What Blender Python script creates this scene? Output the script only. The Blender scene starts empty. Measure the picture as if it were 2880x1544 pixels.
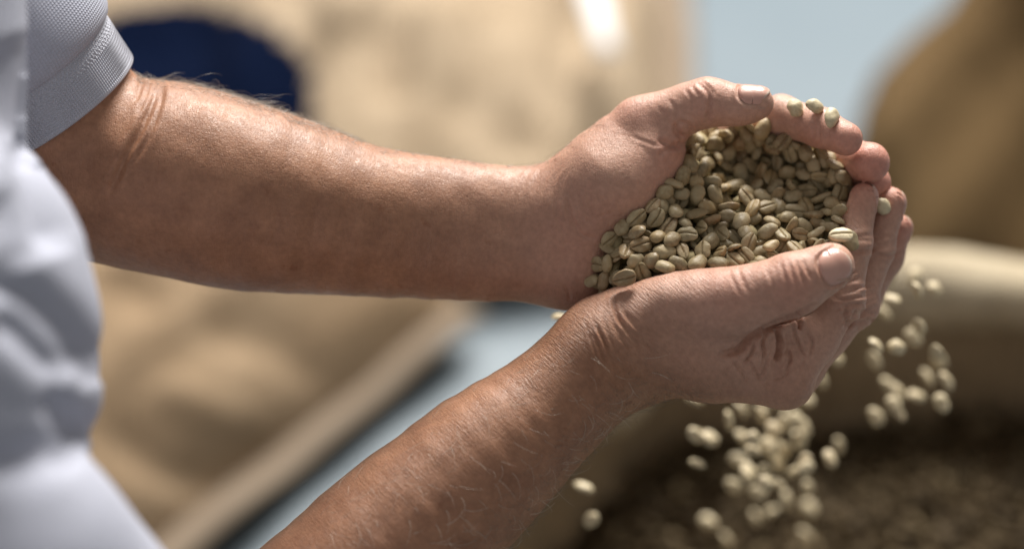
import bpy, math, random
import numpy as np
from mathutils import Vector, Matrix

# ------------------------------------------------------------------ camera, world, lamps, exposure
SC = bpy.context.scene
COL = SC.collection
FPX = 6800.0                       # focal length in photo pixels (photo is 2880 wide)
D0 = FPX / 6500.0                  # distance to the hands, metres
PITCH = math.radians(38)
FWD = np.array([0, math.cos(PITCH), -math.sin(PITCH)])
UPV = np.array([0, math.sin(PITCH), math.cos(PITCH)])
RGT = np.array([1.0, 0, 0])
HANDS = np.array([0, 0, 0.65])
CAM = HANDS - FWD * D0
cam_d = bpy.data.cameras.new('camera')
cam_d.sensor_width = 36.0
cam_d.sensor_fit = 'HORIZONTAL'
cam_d.lens = FPX / 2880 * 36.0
cam_d.clip_start = 0.01
cam_d.clip_end = 60
cam_d.dof.use_dof = True
cam_d.dof.focus_distance = D0 - 0.006
cam_d.dof.aperture_fstop = 2.4
cam_d.dof.aperture_blades = 0
cam = bpy.data.objects.new('camera', cam_d)
COL.objects.link(cam)
cam.matrix_world = Matrix(((1, 0, 0, CAM[0]), (0, UPV[1], -FWD[1], CAM[1]), (0, UPV[2], -FWD[2], CAM[2]), (0, 0, 0, 1)))
SC.camera = cam

world = bpy.data.worlds.new('World')
SC.world = world
world.use_nodes = True
bgn = world.node_tree.nodes['Background']
bgn.inputs[0].default_value = (1.0, 0.98, 0.97, 1)
bgn.inputs[1].default_value = 0.305


def area(name, loc, target, sx, sy, watt, col):
    l = bpy.data.lights.new(name, 'AREA')
    l.shape = 'RECTANGLE'
    l.size, l.size_y, l.energy, l.color = sx, sy, watt, col
    o = bpy.data.objects.new(name, l)
    COL.objects.link(o)
    o.location = loc
    o.rotation_euler = (Vector(target) - Vector(loc)).to_track_quat('-Z', 'Y').to_euler()
    return o


area('window_light', (0.35, 2.25, 2.55), (0, 0.2, 0.45), 1.3, 0.9, 232, (1.0, 0.965, 0.91))

SC.view_settings.view_transform = 'Standard'
SC.view_settings.look = 'None'
SC.view_settings.gamma = 1.0
SC.view_settings.exposure = 0.0
SC.cycles.use_denoising = True
SC.cycles.max_bounces = 8

# ------------------------------------------------------------------ helpers
rng = np.random.default_rng(7)
random.seed(7)


def C(px, py, dz):
    """photo pixel + depth offset (mm behind the focal plane) -> camera-space mm (x right, y down, z depth)"""
    z = D0 * 1000 + dz
    return np.array([(px - 1440) / FPX * z, (py - 772) / FPX * z, z])


BASIS = np.stack([RGT, -UPV, FWD], 1)


def to_world(p):
    return CAM + (np.asarray(p, float) / 1000.0) @ BASIS.T


def to_px(p):
    p = np.asarray(p)
    return np.stack([1440 + FPX * p[..., 0] / p[..., 2], 772 + FPX * p[..., 1] / p[..., 2]], -1)


def on_z(px, py, Z):
    v = FWD + RGT * (px - 1440) / FPX - UPV * (py - 772) / FPX
    return CAM + v * ((Z - CAM[2]) / v[2])


def nrm(v):
    v = np.asarray(v, float)
    return v / np.linalg.norm(v)


def wav(p, scale, seed, octs=3, n=7):
    """cheap smooth noise: summed sine waves in random directions, about -1..1"""
    r = np.random.default_rng(seed)
    out = np.zeros(len(p))
    a, tot = 1.0, 0.0
    for o in range(octs):
        for k in range(n):
            d = r.normal(size=3)
            d /= np.linalg.norm(d)
            out += a * np.sin((p @ d) * (2 * math.pi / scale) * r.uniform(0.6, 1.5) + r.uniform(0, 6.3))
        tot += a * math.sqrt(n / 2)
        a *= 0.5
        scale *= 0.5
    return out / tot


def poly_dist(px, line):
    """distance in pixels to a polyline, and position 0..1 along it"""
    best = np.full(len(px), 1e9)
    pos = np.zeros(len(px))
    L = np.array(line, float)
    seg = np.linalg.norm(np.diff(L, axis=0), axis=1)
    cum = np.concatenate([[0], np.cumsum(seg)])
    for i in range(len(L) - 1):
        a, b = L[i], L[i + 1]
        t = np.clip(((px - a) @ (b - a)) / ((b - a) @ (b - a) + 1e-9), 0, 1)
        d = np.linalg.norm(px - a - t[:, None] * (b - a), axis=1)
        m = d < best
        best[m] = d[m]
        pos[m] = ((cum[i] + t * seg[i]) / cum[-1])[m]
    return best, pos


def spline(line, n=6):
    L = np.array(line, float)
    if len(L) < 3:
        return L
    P = np.vstack([2 * L[0] - L[1], L, 2 * L[-1] - L[-2]])
    out = []
    for i in range(1, len(P) - 2):
        for t in np.linspace(0, 1, n, endpoint=False):
            a, b, c, d = P[i - 1], P[i], P[i + 1], P[i + 2]
            out.append(0.5 * (2 * b + (c - a) * t + (2 * a - 5 * b + 4 * c - d) * t * t + (3 * b - a - 3 * c + d) * t ** 3))
    out.append(L[-1])
    return np.array(out)


def link(name, me, mat=None, parent=None, smooth=True):
    o = bpy.data.objects.new(name, me)
    COL.objects.link(o)
    if mat is not None and len(me.materials) == 0:
        me.materials.append(mat)
    if smooth and me.polygons:
        me.polygons.foreach_set('use_smooth', np.ones(len(me.polygons), dtype=bool))
    if parent is not None:
        o.parent = parent
    return o


def mesh(name, v, f):
    me = bpy.data.meshes.new(name)
    if isinstance(f, np.ndarray):
        k = f.shape[1]
        me.vertices.add(len(v))
        me.vertices.foreach_set('co', np.asarray(v, np.float32).ravel())
        me.loops.add(f.size)
        me.loops.foreach_set('vertex_index', f.astype(np.int32).ravel())
        me.polygons.add(len(f))
        me.polygons.foreach_set('loop_start', np.arange(0, f.size, k, dtype=np.int32))
        me.update(calc_edges=True)
    else:
        me.from_pydata([tuple(x) for x in v], [], f)
        me.update()
    return me


def tag(o, label=None, cat=None, group=None, kind=None):
    if label:
        o['label'] = label
    if cat:
        o['category'] = cat
    if group:
        o['group'] = group
    if kind:
        o['kind'] = kind
    return o


def empty(name, loc):
    o = bpy.data.objects.new(name, None)
    COL.objects.link(o)
    o.location = loc
    o.empty_display_size = 0.05
    return o


def part(name, me, mat, parent, smooth=True):
    """mesh given in world coordinates, parented to an Empty or a mesh that sits away from the origin"""
    o = link(name, me, mat, None, smooth)
    o.parent = parent
    m = Matrix.Translation(parent.location) if parent.parent is None else Matrix.Translation(parent.location + parent.parent.location)
    o.matrix_parent_inverse = m.inverted()
    return o


class NT:
    def __init__(self, name, sss=None):
        self.m = bpy.data.materials.new(name)
        self.m.use_nodes = True
        self.t = self.m.node_tree
        self.b = self.t.nodes['Principled BSDF']

    def n(self, kind, **kw):
        nd = self.t.nodes.new(kind)
        for k, v in kw.items():
            if k.startswith('_'):
                setattr(nd, k[1:], v)
            else:
                s = nd.inputs[k.replace('__', ' ')] if not k.startswith('i') or not k[1:].isdigit() else nd.inputs[int(k[1:])]
                if isinstance(v, bpy.types.NodeSocket):
                    self.t.links.new(v, s)
                else:
                    s.default_value = v
        return nd

    def l(self, a, b):
        self.t.links.new(a, b)

    def ramp(self, fac, stops):
        nd = self.t.nodes.new('ShaderNodeValToRGB')
        e = nd.color_ramp.elements
        while len(e) < len(stops):
            e.new(0.5)
        for el, (p, c) in zip(e, stops):
            el.position = p
            el.color = c if len(c) == 4 else (*c, 1)
        self.l(fac, nd.inputs[0])
        return nd.outputs[0]

    def mix(self, fac, a, b, mode='MIX'):
        nd = self.t.nodes.new('ShaderNodeMix')
        nd.data_type = 'RGBA'
        nd.blend_type = mode
        for v, s in ((fac, nd.inputs[0]), (a, nd.inputs[6]), (b, nd.inputs[7])):
            if isinstance(v, bpy.types.NodeSocket):
                self.l(v, s)
            elif s.type == 'RGBA':
                s.default_value = v if len(v) == 4 else (*v, 1)
            else:
                s.default_value = v
        return nd.outputs[2]

    def math(self, op, a, b=0.0, c=0.0):
        nd = self.t.nodes.new('ShaderNodeMath')
        nd.operation = op
        for v, s in zip((a, b, c), nd.inputs):
            if isinstance(v, bpy.types.NodeSocket):
                self.l(v, s)
            else:
                s.default_value = v
        return nd.outputs[0]

    def noise(self, vec, scale, detail=3.0, rough=0.5):
        nd = self.n('ShaderNodeTexNoise', Scale=scale, Detail=detail, Roughness=rough)
        if vec is not None:
            self.l(vec, nd.inputs['Vector'])
        return nd.outputs[0]

    def bump(self, h, dist, strength=1.0, normal=None):
        nd = self.n('ShaderNodeBump', Strength=strength, Distance=dist)
        self.l(h, nd.inputs['Height'])
        if normal is not None:
            self.l(normal, nd.inputs['Normal'])
        return nd.outputs[0]

    def obj(self):
        return self.n('ShaderNodeTexCoord').outputs['Object']

    def attr(self, name):
        return self.n('ShaderNodeAttribute', _attribute_name=name)

    def scaled(self, vec, s):
        nd = self.n('ShaderNodeMapping')
        self.l(vec, nd.inputs['Vector'])
        nd.inputs['Scale'].default_value = s
        return nd.outputs[0]

    def set(self, **kw):
        for k, v in kw.items():
            s = self.b.inputs[k.replace('_', ' ')]
            if isinstance(v, bpy.types.NodeSocket):
                self.l(v, s)
            else:
                s.default_value = v
        return self.m


# ------------------------------------------------------------------ materials
def mat_skin():
    k = NT('skin')
    oc = k.obj()
    tone = k.attr('tone').outputs['Fac']
    red = k.attr('red').outputs['Fac']
    limb = k.attr('limb').outputs['Vector']
    tan = k.mix(k.ramp(k.noise(oc, 55, 5, 0.65), [(0.32, (0, 0, 0)), (0.68, (1, 1, 1))]), (0.41, 0.208, 0.118), (0.285, 0.136, 0.075))
    pink = k.mix(k.noise(oc, 90, 4, 0.6), (0.61, 0.378, 0.285), (0.475, 0.27, 0.198))
    base = k.mix(tone, tan, pink)
    base = k.mix(red, base, (0.60, 0.245, 0.185))
    mott = k.ramp(k.noise(oc, 420, 3, 0.6), [(0.3, (0.86, 0.83, 0.82)), (0.7, (1.08, 1.06, 1.05))])
    base = k.mix(1.0, base, mott, 'MULTIPLY')
    frk = k.ramp(k.noise(oc, 150, 3, 0.6), [(0.64, (1, 1, 1)), (0.74, (0.84, 0.76, 0.70))])
    base = k.mix(k.math('SUBTRACT', 1.0, tone), base, k.mix(1.0, base, frk, 'MULTIPLY'))
    # fine relief: skin lines across the limb + cellular furrows
    lines = k.noise(k.scaled(limb, (1.35, 0.20, 0.20)), 1.0, 3, 0.6)
    lines2 = k.noise(k.scaled(limb, (0.25, 0.9, 0.9)), 1.0, 2, 0.5)
    vor = k.n('ShaderNodeTexVoronoi', Scale=820.0, _feature='DISTANCE_TO_EDGE')
    k.l(oc, vor.inputs['Vector'])
    cell = k.ramp(vor.outputs[0], [(0.0, (0, 0, 0)), (0.16, (1, 1, 1))])
    nb = k.bump(cell, 0.00012, 0.32)
    nb = k.bump(lines2, 0.0004, 0.25, nb)
    nb = k.bump(lines, 0.0007, k.attr('wrinkle').outputs['Fac'], nb)
    fine = k.noise(k.scaled(limb, (1.9, 0.5, 0.5)), 1.0, 2, 0.5)
    nb = k.bump(k.ramp(fine, [(0.36, (0, 0, 0)), (0.5, (1, 1, 1))]), 0.0002, 0.38, nb)
    nb = k.bump(k.noise(oc, 260, 3, 0.6), 0.0006, 0.12, nb)
    k.set(Base_Color=base, Normal=nb, Roughness=k.ramp(k.noise(oc, 300, 2), [(0.3, (0.42,) * 3), (0.7, (0.58,) * 3)]))
    k.set(Subsurface_Weight=0.13, Subsurface_Radius=(1.0, 0.38, 0.22), Subsurface_Scale=0.004, Specular_IOR_Level=0.42)
    return k.m


def mat_nail():
    k = NT('fingernail')
    base = k.mix(k.noise(k.scaled(k.obj(), (1, 1, 1)), 200, 2), (0.60, 0.345, 0.275), (0.54, 0.30, 0.235))
    base = k.mix(k.attr('edge').outputs['Fac'], base, (0.62, 0.47, 0.38))
    ridges = k.noise(k.scaled(k.attr('nail').outputs['Vector'], (0.4, 9, 1)), 1.0, 2)
    k.set(Base_Color=base, Roughness=0.28, Subsurface_Weight=0.2, Subsurface_Radius=(1, .5, .4), Subsurface_Scale=0.002,
          Normal=k.bump(ridges, 0.0002, 0.35))
    return k.m


def mat_bean(name='green_coffee', gain=1.0, pale=0.0):
    k = NT(name)
    oc = k.obj()
    rnd = k.n('ShaderNodeObjectInfo').outputs['Random']
    base = k.ramp(rnd, [(0.0, (0.22, 0.138, 0.064)), (0.12, (0.42, 0.315, 0.165)), (0.24, (0.29, 0.210, 0.100)), (0.36, (0.52, 0.405, 0.230)), (0.48, (0.24, 0.180, 0.092)),
                        (0.60, (0.46, 0.320, 0.150)), (0.72, (0.38, 0.305, 0.175)), (0.84, (0.50, 0.375, 0.195)), (0.93, (0.33, 0.190, 0.085)), (1.0, (0.44, 0.350, 0.200))])
    base = k.mix(1.0, base, (gain, gain, gain), 'MULTIPLY')
    base = k.mix(pale, base, (0.75, 0.645, 0.435))  # lightens the colour in place of light falling on the bean
    off = k.n('ShaderNodeVectorMath', _operation='ADD')
    k.l(oc, off.inputs[0])
    cb = k.n('ShaderNodeCombineXYZ', X=rnd, Y=rnd, Z=rnd)
    k.l(cb.outputs[0], off.inputs[1])
    v = off.outputs[0]
    base = k.mix(k.ramp(k.noise(v, 240, 4, 0.65), [(0.42, (0, 0, 0)), (0.68, (0.75,) * 3)]), base, (0.47, 0.385, 0.235))
    base = k.mix(k.ramp(k.noise(v, 420, 3, 0.6), [(0.60, (0, 0, 0)), (0.72, (0.55,) * 3)]), base, (0.23, 0.155, 0.075))
    gv = k.attr('groove').outputs['Fac']
    base = k.mix(k.math('MULTIPLY', gv, 0.5), base, (0.25, 0.17, 0.085))
    nb = k.bump(k.noise(v, 900, 3, 0.6), 0.0004, 0.35)
    nb = k.bump(k.noise(v, 260, 2, 0.5), 0.0012, 0.3, nb)
    k.set(Base_Color=base, Normal=nb, Roughness=k.ramp(k.noise(v, 300, 2), [(0.3, (0.40,) * 3), (0.7, (0.62,) * 3)]), Specular_IOR_Level=0.4)
    return k.m


def mat_fabric(name, c1, c2, rough=0.9):
    k = NT(name)
    oc = k.obj()
    base = k.mix(k.noise(oc, 40, 4, 0.6), c1, c2)
    a = k.n('ShaderNodeTexWave', Scale=225.0, Distortion=0.6, _wave_type='BANDS', _bands_direction='X')
    b = k.n('ShaderNodeTexWave', Scale=225.0, Distortion=0.6, _wave_type='BANDS', _bands_direction='Z')
    w = k.attr('weave').outputs['Vector']
    k.l(w, a.inputs['Vector'])
    k.l(w, b.inputs['Vector'])
    h = k.math('MULTIPLY', a.outputs['Fac'], b.outputs['Fac'])
    base = k.mix(1.0, base, k.ramp(h, [(0.0, (0.86,) * 3), (0.6, (1.03,) * 3)]), 'MULTIPLY')
    k.set(Base_Color=base, Roughness=rough, Normal=k.bump(h, 0.0008, 0.6), Sheen_Weight=0.03, Specular_IOR_Level=0.2)
    return k.m


def mat_burlap(name, c1, c2, printed=False):
    k = NT(name)
    oc = k.obj()
    big = k.noise(oc, 7, 4, 0.6)
    base = k.mix(k.ramp(big, [(0.3, (0, 0, 0)), (0.7, (1, 1, 1))]), c1, c2)
    base = k.mix(k.ramp(k.noise(oc, 42, 5, 0.7), [(0.45, (0, 0, 0)), (0.75, (0.6,) * 3)]), base, tuple(x * 0.62 for x in c1))
    wx = k.n('ShaderNodeTexWave', Scale=110.0, Distortion=1.2, Detail=2.0, _bands_direction='X')
    wy = k.n('ShaderNodeTexWave', Scale=110.0, Distortion=1.2, Detail=2.0, _bands_direction='Y')
    k.l(oc, wx.inputs['Vector'])
    k.l(oc, wy.inputs['Vector'])
    h = k.math('MULTIPLY', wx.outputs['Fac'], wy.outputs['Fac'])
    base = k.mix(1.0, base, k.ramp(h, [(0.0, (0.72,) * 3), (0.6, (1.06,) * 3)]), 'MULTIPLY')
    if printed:
        pr = k.math('GREATER_THAN', k.math('ADD', k.attr('print').outputs['Fac'], k.math('MULTIPLY', k.math('SUBTRACT', k.noise(oc, 90, 2), 0.5), 0.25)), 0.5)
        base = k.mix(pr, base, k.mix(k.noise(oc, 30, 3), (0.0012, 0.0035, 0.014), (0.0018, 0.0055, 0.021)))
    k.set(Base_Color=base, Roughness=0.95, Specular_IOR_Level=0.04, Normal=k.bump(h, 0.002, 0.6))
    return k.m


def mat_plain(name, c1, c2, rough=0.6, scale=30, spec=0.3):
    k = NT(name)
    oc = k.obj()
    k.set(Base_Color=k.mix(k.noise(oc, scale, 4, 0.6), c1, c2), Roughness=rough, Specular_IOR_Level=spec,
          Normal=k.bump(k.noise(oc, scale * 6, 3), 0.001, 0.3))
    return k.m


M_SKIN = mat_skin()
M_NAIL = mat_nail()
M_BEAN = mat_bean('green_coffee', 0.80)
M_BEAN_LIT = mat_bean('lit_green_coffee', 1.0, 0.72)  # same coffee; light on loose and falling beans is put into the colour
M_SHIRT = mat_fabric('shirt_knit', (0.50, 0.515, 0.60), (0.46, 0.475, 0.56))
M_CUFF = mat_fabric('cuff_rib', (0.52, 0.53, 0.595), (0.48, 0.49, 0.555))
M_BURLAP = mat_burlap('burlap_pale', (0.395, 0.298, 0.198), (0.515, 0.41, 0.295), True)
M_BURLAP2 = mat_burlap('burlap_tan', (0.305, 0.212, 0.130), (0.405, 0.297, 0.194))
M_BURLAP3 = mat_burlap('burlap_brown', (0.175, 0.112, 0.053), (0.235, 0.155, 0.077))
M_INNER = mat_burlap('burlap_open', (0.36, 0.27, 0.17), (0.44, 0.34, 0.22))
M_RIM = mat_burlap('burlap_rim', (0.60, 0.50, 0.35), (0.70, 0.60, 0.44))
M_FLOOR = mat_plain('painted_concrete', (0.128, 0.166, 0.195), (0.165, 0.204, 0.232), 0.42, 6, 0.4)
M_HAIR = mat_plain('arm_hair', (0.30, 0.24, 0.18), (0.17, 0.13, 0.09), 0.35, 30, 0.5)
M_HAIRW = mat_plain('grey_hair', (0.75, 0.68, 0.58), (0.62, 0.54, 0.45), 0.3, 30, 0.6)
M_SEAM = mat_plain('seam_tape', (0.235, 0.185, 0.135), (0.175, 0.13, 0.09), 0.8, 20)
M_WHITE = mat_plain('white_tape', (0.66, 0.66, 0.67), (0.6, 0.6, 0.61), 0.6, 20)

# ------------------------------------------------------------------ the setting: floor
fl = mesh('floor', [(-5, -2, 0), (5, -2, 0), (5, 9, 0), (-5, 9, 0)], [(0, 1, 2, 3)])
tag(link('floor', fl, M_FLOOR, smooth=False), 'pale blue grey painted concrete floor', kind='structure')


# ------------------------------------------------------------------ sacks lying behind
def pillow(L, Wd, H, seed, nu=150, nv=96, fold=1.0):
    """closed stuffed-sack shape: pillow with pinched ends, creases and lumps"""
    u = np.linspace(-1, 1, nu)
    vv = np.linspace(-1, 1, nv)
    U, V = np.meshgrid(u, vv, indexing='ij')
    verts, faces = [], []
    e = np.clip(1 - np.abs(U) ** 5, 0, 1) ** 0.75
    g = np.clip(1 - np.abs(V) ** 4, 0, 1) ** 0.55
    hgt = e * g
    X = U * L / 2 * (1 - 0.03 * (1 - np.abs(V)))
    Y = V * Wd / 2 * (0.90 + 0.10 * (1 - np.abs(U) ** 3))
    P = np.stack([X, Y, 0 * X], -1).reshape(-1, 3)
    lum = wav(P, 0.34, seed, 3).reshape(U.shape) * 0.012 + wav(P * np.array([1.6, 0.6, 1]), 0.13, seed + 3, 2).reshape(U.shape) * 0.006 * fold
    zm = H * 0.5 * (1 - 0.75 * np.abs(U) ** 6)
    lum = lum + 0.010 * fold * np.sin((P @ np.array([9.0, 14.0, 0])).reshape(U.shape) + 2.2 * np.sin((P @ np.array([7.0, -5.0, 0])).reshape(U.shape) + seed))
    top = zm + (H - zm) * hgt + lum * hgt * 1.0
    bot = np.maximum(0.0, zm - zm * np.clip(hgt * 1.5, 0, 1)) + 0.001
    vt = np.stack([X, Y, top], -1).reshape(-1, 3)
    vb = np.stack([X, Y, bot], -1).reshape(-1, 3)
    idx = np.arange(nu * nv).reshape(nu, nv)
    q = np.stack([idx[:-1, :-1], idx[1:, :-1], idx[1:, 1:], idx[:-1, 1:]], -1).reshape(-1, 4)
    n = nu * nv
    qb = q[:, ::-1] + n
    side = []
    loop = list(idx[:, 0]) + list(idx[-1, 1:]) + list(idx[::-1, -1][1:]) + list(idx[0, ::-1][1:])
    for a, b in zip(loop[:-1], loop[1:]):
        side.append((b, a, a + n, b + n))
    return np.concatenate([vt, vb]), np.concatenate([q, qb, np.array(side)])


def inside(poly, p):
    poly = np.asarray(poly, float)
    x, y = p[:, 0], p[:, 1]
    r = np.zeros(len(p), bool)
    j = len(poly) - 1
    for i in range(len(poly)):
        xi, yi = poly[i]
        xj, yj = poly[j]
        c = ((yi > y) != (yj > y)) & (x < (xj - xi) * (y - yi) / (yj - yi + 1e-12) + xi)
        r ^= c
        j = i
    return r


def lying_sack(end_mid, L, Wd, H, mat, seed, label, emblem=None, ang=0.0, shear=0.0, folds=()):
    """end_mid: floor point in the middle of the end that shows; the sack runs back from there; a slumped sack is sheared"""
    o3 = np.array([math.cos(ang), math.sin(ang), 0])
    cen = np.array([end_mid[0], end_mid[1], 0]) - o3 * L / 2
    t = empty('burlap_sack', cen)
    t.rotation_euler = (0, 0, ang)
    tag(t, label, 'sack', 'burlap sacks lying on the floor')
    v, f = pillow(L, Wd, H, seed)
    v[:, 0] += shear * v[:, 1]
    R = np.array([[math.cos(ang), -math.sin(ang), 0], [math.sin(ang), math.cos(ang), 0], [0, 0, 1]])
    px = to_px((v @ R.T + cen - CAM) @ BASIS * 1000)
    tops = v[:, 2] > H * 0.3
    for (line, wpx, dep) in folds:
        d, q = poly_dist(px, spline(line))
        v[:, 2] += tops * dep * np.exp(-(d / wpx) ** 2) * np.clip(np.minimum(q, 1 - q) * 6, 0, 1)
    me = mesh('sack_body', v, f)
    if emblem is not None:
        pr = inside(emblem, px) & (v[:, 2] > H * 0.55)
        at = me.attributes.new('print', 'FLOAT', 'POINT')
        at.data.foreach_set('value', pr.astype(np.float32))
    link('sack_body', me, mat, t)
    # sewn end: a flattened flap of cloth standing off the end
    nn = 60
    yy = np.linspace(-Wd * 0.42, Wd * 0.42, nn)
    vs, fs = [], []
    prof = [(-0.02, 0.008), (0.004, 0.006), (0.013, 0.003), (0.014, -0.002), (0.004, -0.006), (-0.02, -0.008)]
    for i, y in enumerate(yy):
        wob = 0.005 * math.sin(i * 0.17 + seed) + 0.002 * math.sin(i * 0.5)
        for (dx, dz) in prof:
            vs.append((L / 2 + dx + 0.4 * wob + shear * y, y, H * 0.125 + 0.012 + dz + wob * (1 if dx > 0 else 0.2)))
    np_ = len(prof)
    for i in range(nn - 1):
        for j in range(np_):
            k2 = (j + 1) % np_
            fs.append((i * np_ + j, i * np_ + k2, (i + 1) * np_ + k2, (i + 1) * np_ + j))
    fs.append(tuple(range(np_))[::-1])
    fs.append(tuple((nn - 1) * np_ + j for j in range(np_)))
    link('seam_flap', mesh('seam_flap', vs, fs), M_SEAM, t)
    return t


EMB = [(230, 110), (300, 35), (420, 12), (560, 12), (690, 45), (790, 82), (800, 122), (840, 140), (850, 178), (885, 195), (872, 240), (890, 280), (880, 420), (230, 420)]
aR = on_z(1915, 120, 0.03)
aF = on_z(1200, 650, 0.08)[1]                 # front side of the cream sack, behind the far forearm
sackA = lying_sack((aR[0], aF + 0.40, 0), 1.05, 0.80, 0.17, M_BURLAP, 11, 'cream burlap sack with navy printed patch lying behind the far forearm', EMB, 0.0, 0.06,
                   (([(1610, -60), (1600, 120), (1545, 300), (1480, 480)], 75, -0.026), ([(1800, -60), (1760, 130), (1660, 320), (1540, 500)], 70, 0.014),
                    ([(980, 40), (1100, 160), (1120, 300)], 90, -0.014), ([(1250, 240), (1400, 330), (1330, 430)], 80, -0.016), ([(850, 60), (980, 30), (1200, 60), (1400, 20)], 70, 0.010)))
b0 = on_z(1330, 880, 0.03)
b1 = on_z(500, 1560, 0.03)
shB = (b0[0] - b1[0]) / (b0[1] - b1[1])
bW = 0.52
bBack = aF - 0.012
bc = bBack - bW / 2
sackB = lying_sack((b0[0] + (bc - b0[1]) * shB, bc, 0), 0.95, bW, 0.165, M_BURLAP2, 23, 'tan burlap sack lying behind and below the two forearms, beside the shirt', None, 0.0, shB,
                   (([(1200, 900), (985, 1130), (740, 1300), (600, 1490)], 55, -0.011), ([(300, 1180), (430, 1300), (620, 1350)], 55, -0.014), ([(520, 900), (760, 960), (900, 1080)], 70, -0.012),
                    ([(420, 1080), (640, 1180), (820, 1200)], 60, 0.010), ([(200, 760), (380, 800), (420, 900)], 60, -0.014)))


# white cloth tag sewn to the end of the cream sack
def tag_strip(pxs, Z, wid, mat, parent, name):
    c = [on_z(x, y, Z + dz) for (x, y, dz) in pxs]
    vs, fs = [], []
    for i, p in enumerate(c):
        d = nrm(c[min(i + 1, len(c) - 1)] - c[max(i - 1, 0)])
        sd = nrm(np.cross(d, [0, 0, 1])) * wid * (1 + 0.12 * math.sin(i * 1.7))
        for q in (p - sd, p, p + sd):
            vs.append(q + np.array([0, 0, 0.004 * math.sin(i * 1.3)]))
        for q in (p + sd, p, p - sd):
            vs.append(q - np.array([0, 0, 0.003]) + np.array([0, 0, 0.004 * math.sin(i * 1.3)]))
    for i in range(len(c) - 1):
        for j in range(6):
            fs.append((i * 6 + j, i * 6 + (j + 1) % 6, i * 6 + 6 + (j + 1) % 6, i * 6 + 6 + j))
    fs.append((5, 4, 3, 2, 1, 0))
    fs.append(tuple(len(vs) - 6 + j for j in range(6)))
    me = mesh(name, vs, fs)
    o = link(name, me, mat)
    o.parent = parent
    o.matrix_parent_inverse = (Matrix.Translation(parent.location) @ parent.rotation_euler.to_matrix().to_4x4()).inverted()
    return o


tag_strip([(1655, -60, 0.0), (1668, -10, 0.004), (1682, 40, 0.006), (1698, 90, 0.006), (1712, 135, 0.002)], 0.185, 0.010, M_WHITE, sackA, 'white_tag')

# ------------------------------------------------------------------ the open sack under the hands, and the standing sack behind it
def ring_mesh(prof, n, cx, cy, seed, wob=0.012, sq=0.69):
    """revolve (radius, z) profile into a soft lumpy sack; returns verts, quads"""
    v = []
    for k, (r, z) in enumerate(prof):
        a = np.arange(n) / n * 2 * math.pi
        d = np.stack([np.cos(a), np.sin(a), np.full(n, z * 3)], -1)
        rr = r + wob * wav(d, 2.2, seed, 2) + wob * 0.5 * wav(d * 2, 1.1, seed + 1, 2)
        dz = wob * 0.7 * wav(d, 2.4, seed + 5, 2)
        v.append(np.stack([cx + rr * np.cos(a), cy + sq * rr * np.sin(a), np.maximum(0.002, z + dz * float(z > 0.05))], -1))
    v = np.concatenate(v)
    m = len(prof)
    i = np.arange((m - 1) * n)
    a = i
    b = (i // n) * n + (i % n + 1) % n
    return v, np.stack([a, b, b + n, a + n], -1)


PLAN = np.array([on_z(x, y, 0.335)[:2] for (x, y) in ((3050, 790), (2720, 770), (2480, 778), (2150, 810), (1790, 890), (1540, 1090), (1330, 1270), (1060, 1530), (900, 1850), (1250, 2300), (2100, 2500),
                 (2900, 2350), (3300, 1800), (3380, 1100))])
ocx, ocy = PLAN.mean(0)
pa = np.arctan2(PLAN[:, 1] - ocy, PLAN[:, 0] - ocx)
pr_ = np.linalg.norm(PLAN - (ocx, ocy), axis=1)
po = np.argsort(pa)
pa, pr_ = pa[po], pr_[po]


def plan_r(a):
    """distance from the middle of the open sack to its rim, in direction a"""
    a = (np.asarray(a) + math.pi) % (2 * math.pi) - math.pi
    A3 = np.concatenate([pa - 2 * math.pi, pa, pa + 2 * math.pi])
    R3 = np.concatenate([pr_, pr_, pr_])
    return sum(np.interp(a + d, A3, R3) for d in (-0.16, -0.08, 0, 0.08, 0.16)) / 5


def sack_ring(prof, n, seed, wob):
    """rings that follow the rim plan; profile entries are (metres in from the rim, z)"""
    v = []
    a = np.arange(n) / n * 2 * math.pi
    for (inn, z) in prof:
        d = np.stack([np.cos(a), np.sin(a), np.full(n, z * 2)], -1)
        w = wob * wav(d, 1.6, seed, 3) * min(1, z / 0.1)
        w = w + 0.7 * wob * wav(d * 3.1, 1.3, seed + 9, 3) * min(1, z / 0.1)
        rr = plan_r(a) - inn + w
        zz = z + 0.6 * wob * wav(d, 1.3, seed + 5, 3) * min(1, z / 0.1)
        v.append(np.stack([ocx + rr * np.cos(a), ocy + rr * np.sin(a), np.maximum(0.002, zz)], -1))
    v = np.concatenate(v)
    i = np.arange((len(prof) - 1) * n)
    b = (i // n) * n + (i % n + 1) % n
    return v, np.stack([i, b, b + n, i + n], -1)


t = empty('open_sack', (ocx, ocy, 0))
tag(t, 'open burlap sack with rolled rim, filled with dark beans, beneath the hands', 'sack')
v, f = sack_ring([(0.12, 0.003), (0.03, 0.012), (-0.02, 0.06), (-0.03, 0.15), (-0.015, 0.25), (0.0, 0.31), (0.02, 0.322), (0.03, 0.30), (0.032, 0.25), (0.034, 0.20), (0.06, 0.16), (0.15, 0.15)], 200, 41, 0.007)
part('sack_body', mesh('open_sack_body', v, f), M_INNER, t)
v, f = sack_ring([(0.005 + 0.028 * math.cos(q), 0.322 + 0.026 * math.sin(q)) for q in np.linspace(math.pi, -math.pi, 16)], 300, 42, 0.009)
part('rolled_rim', mesh('rolled_rim', v, f), M_RIM, t)

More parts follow.
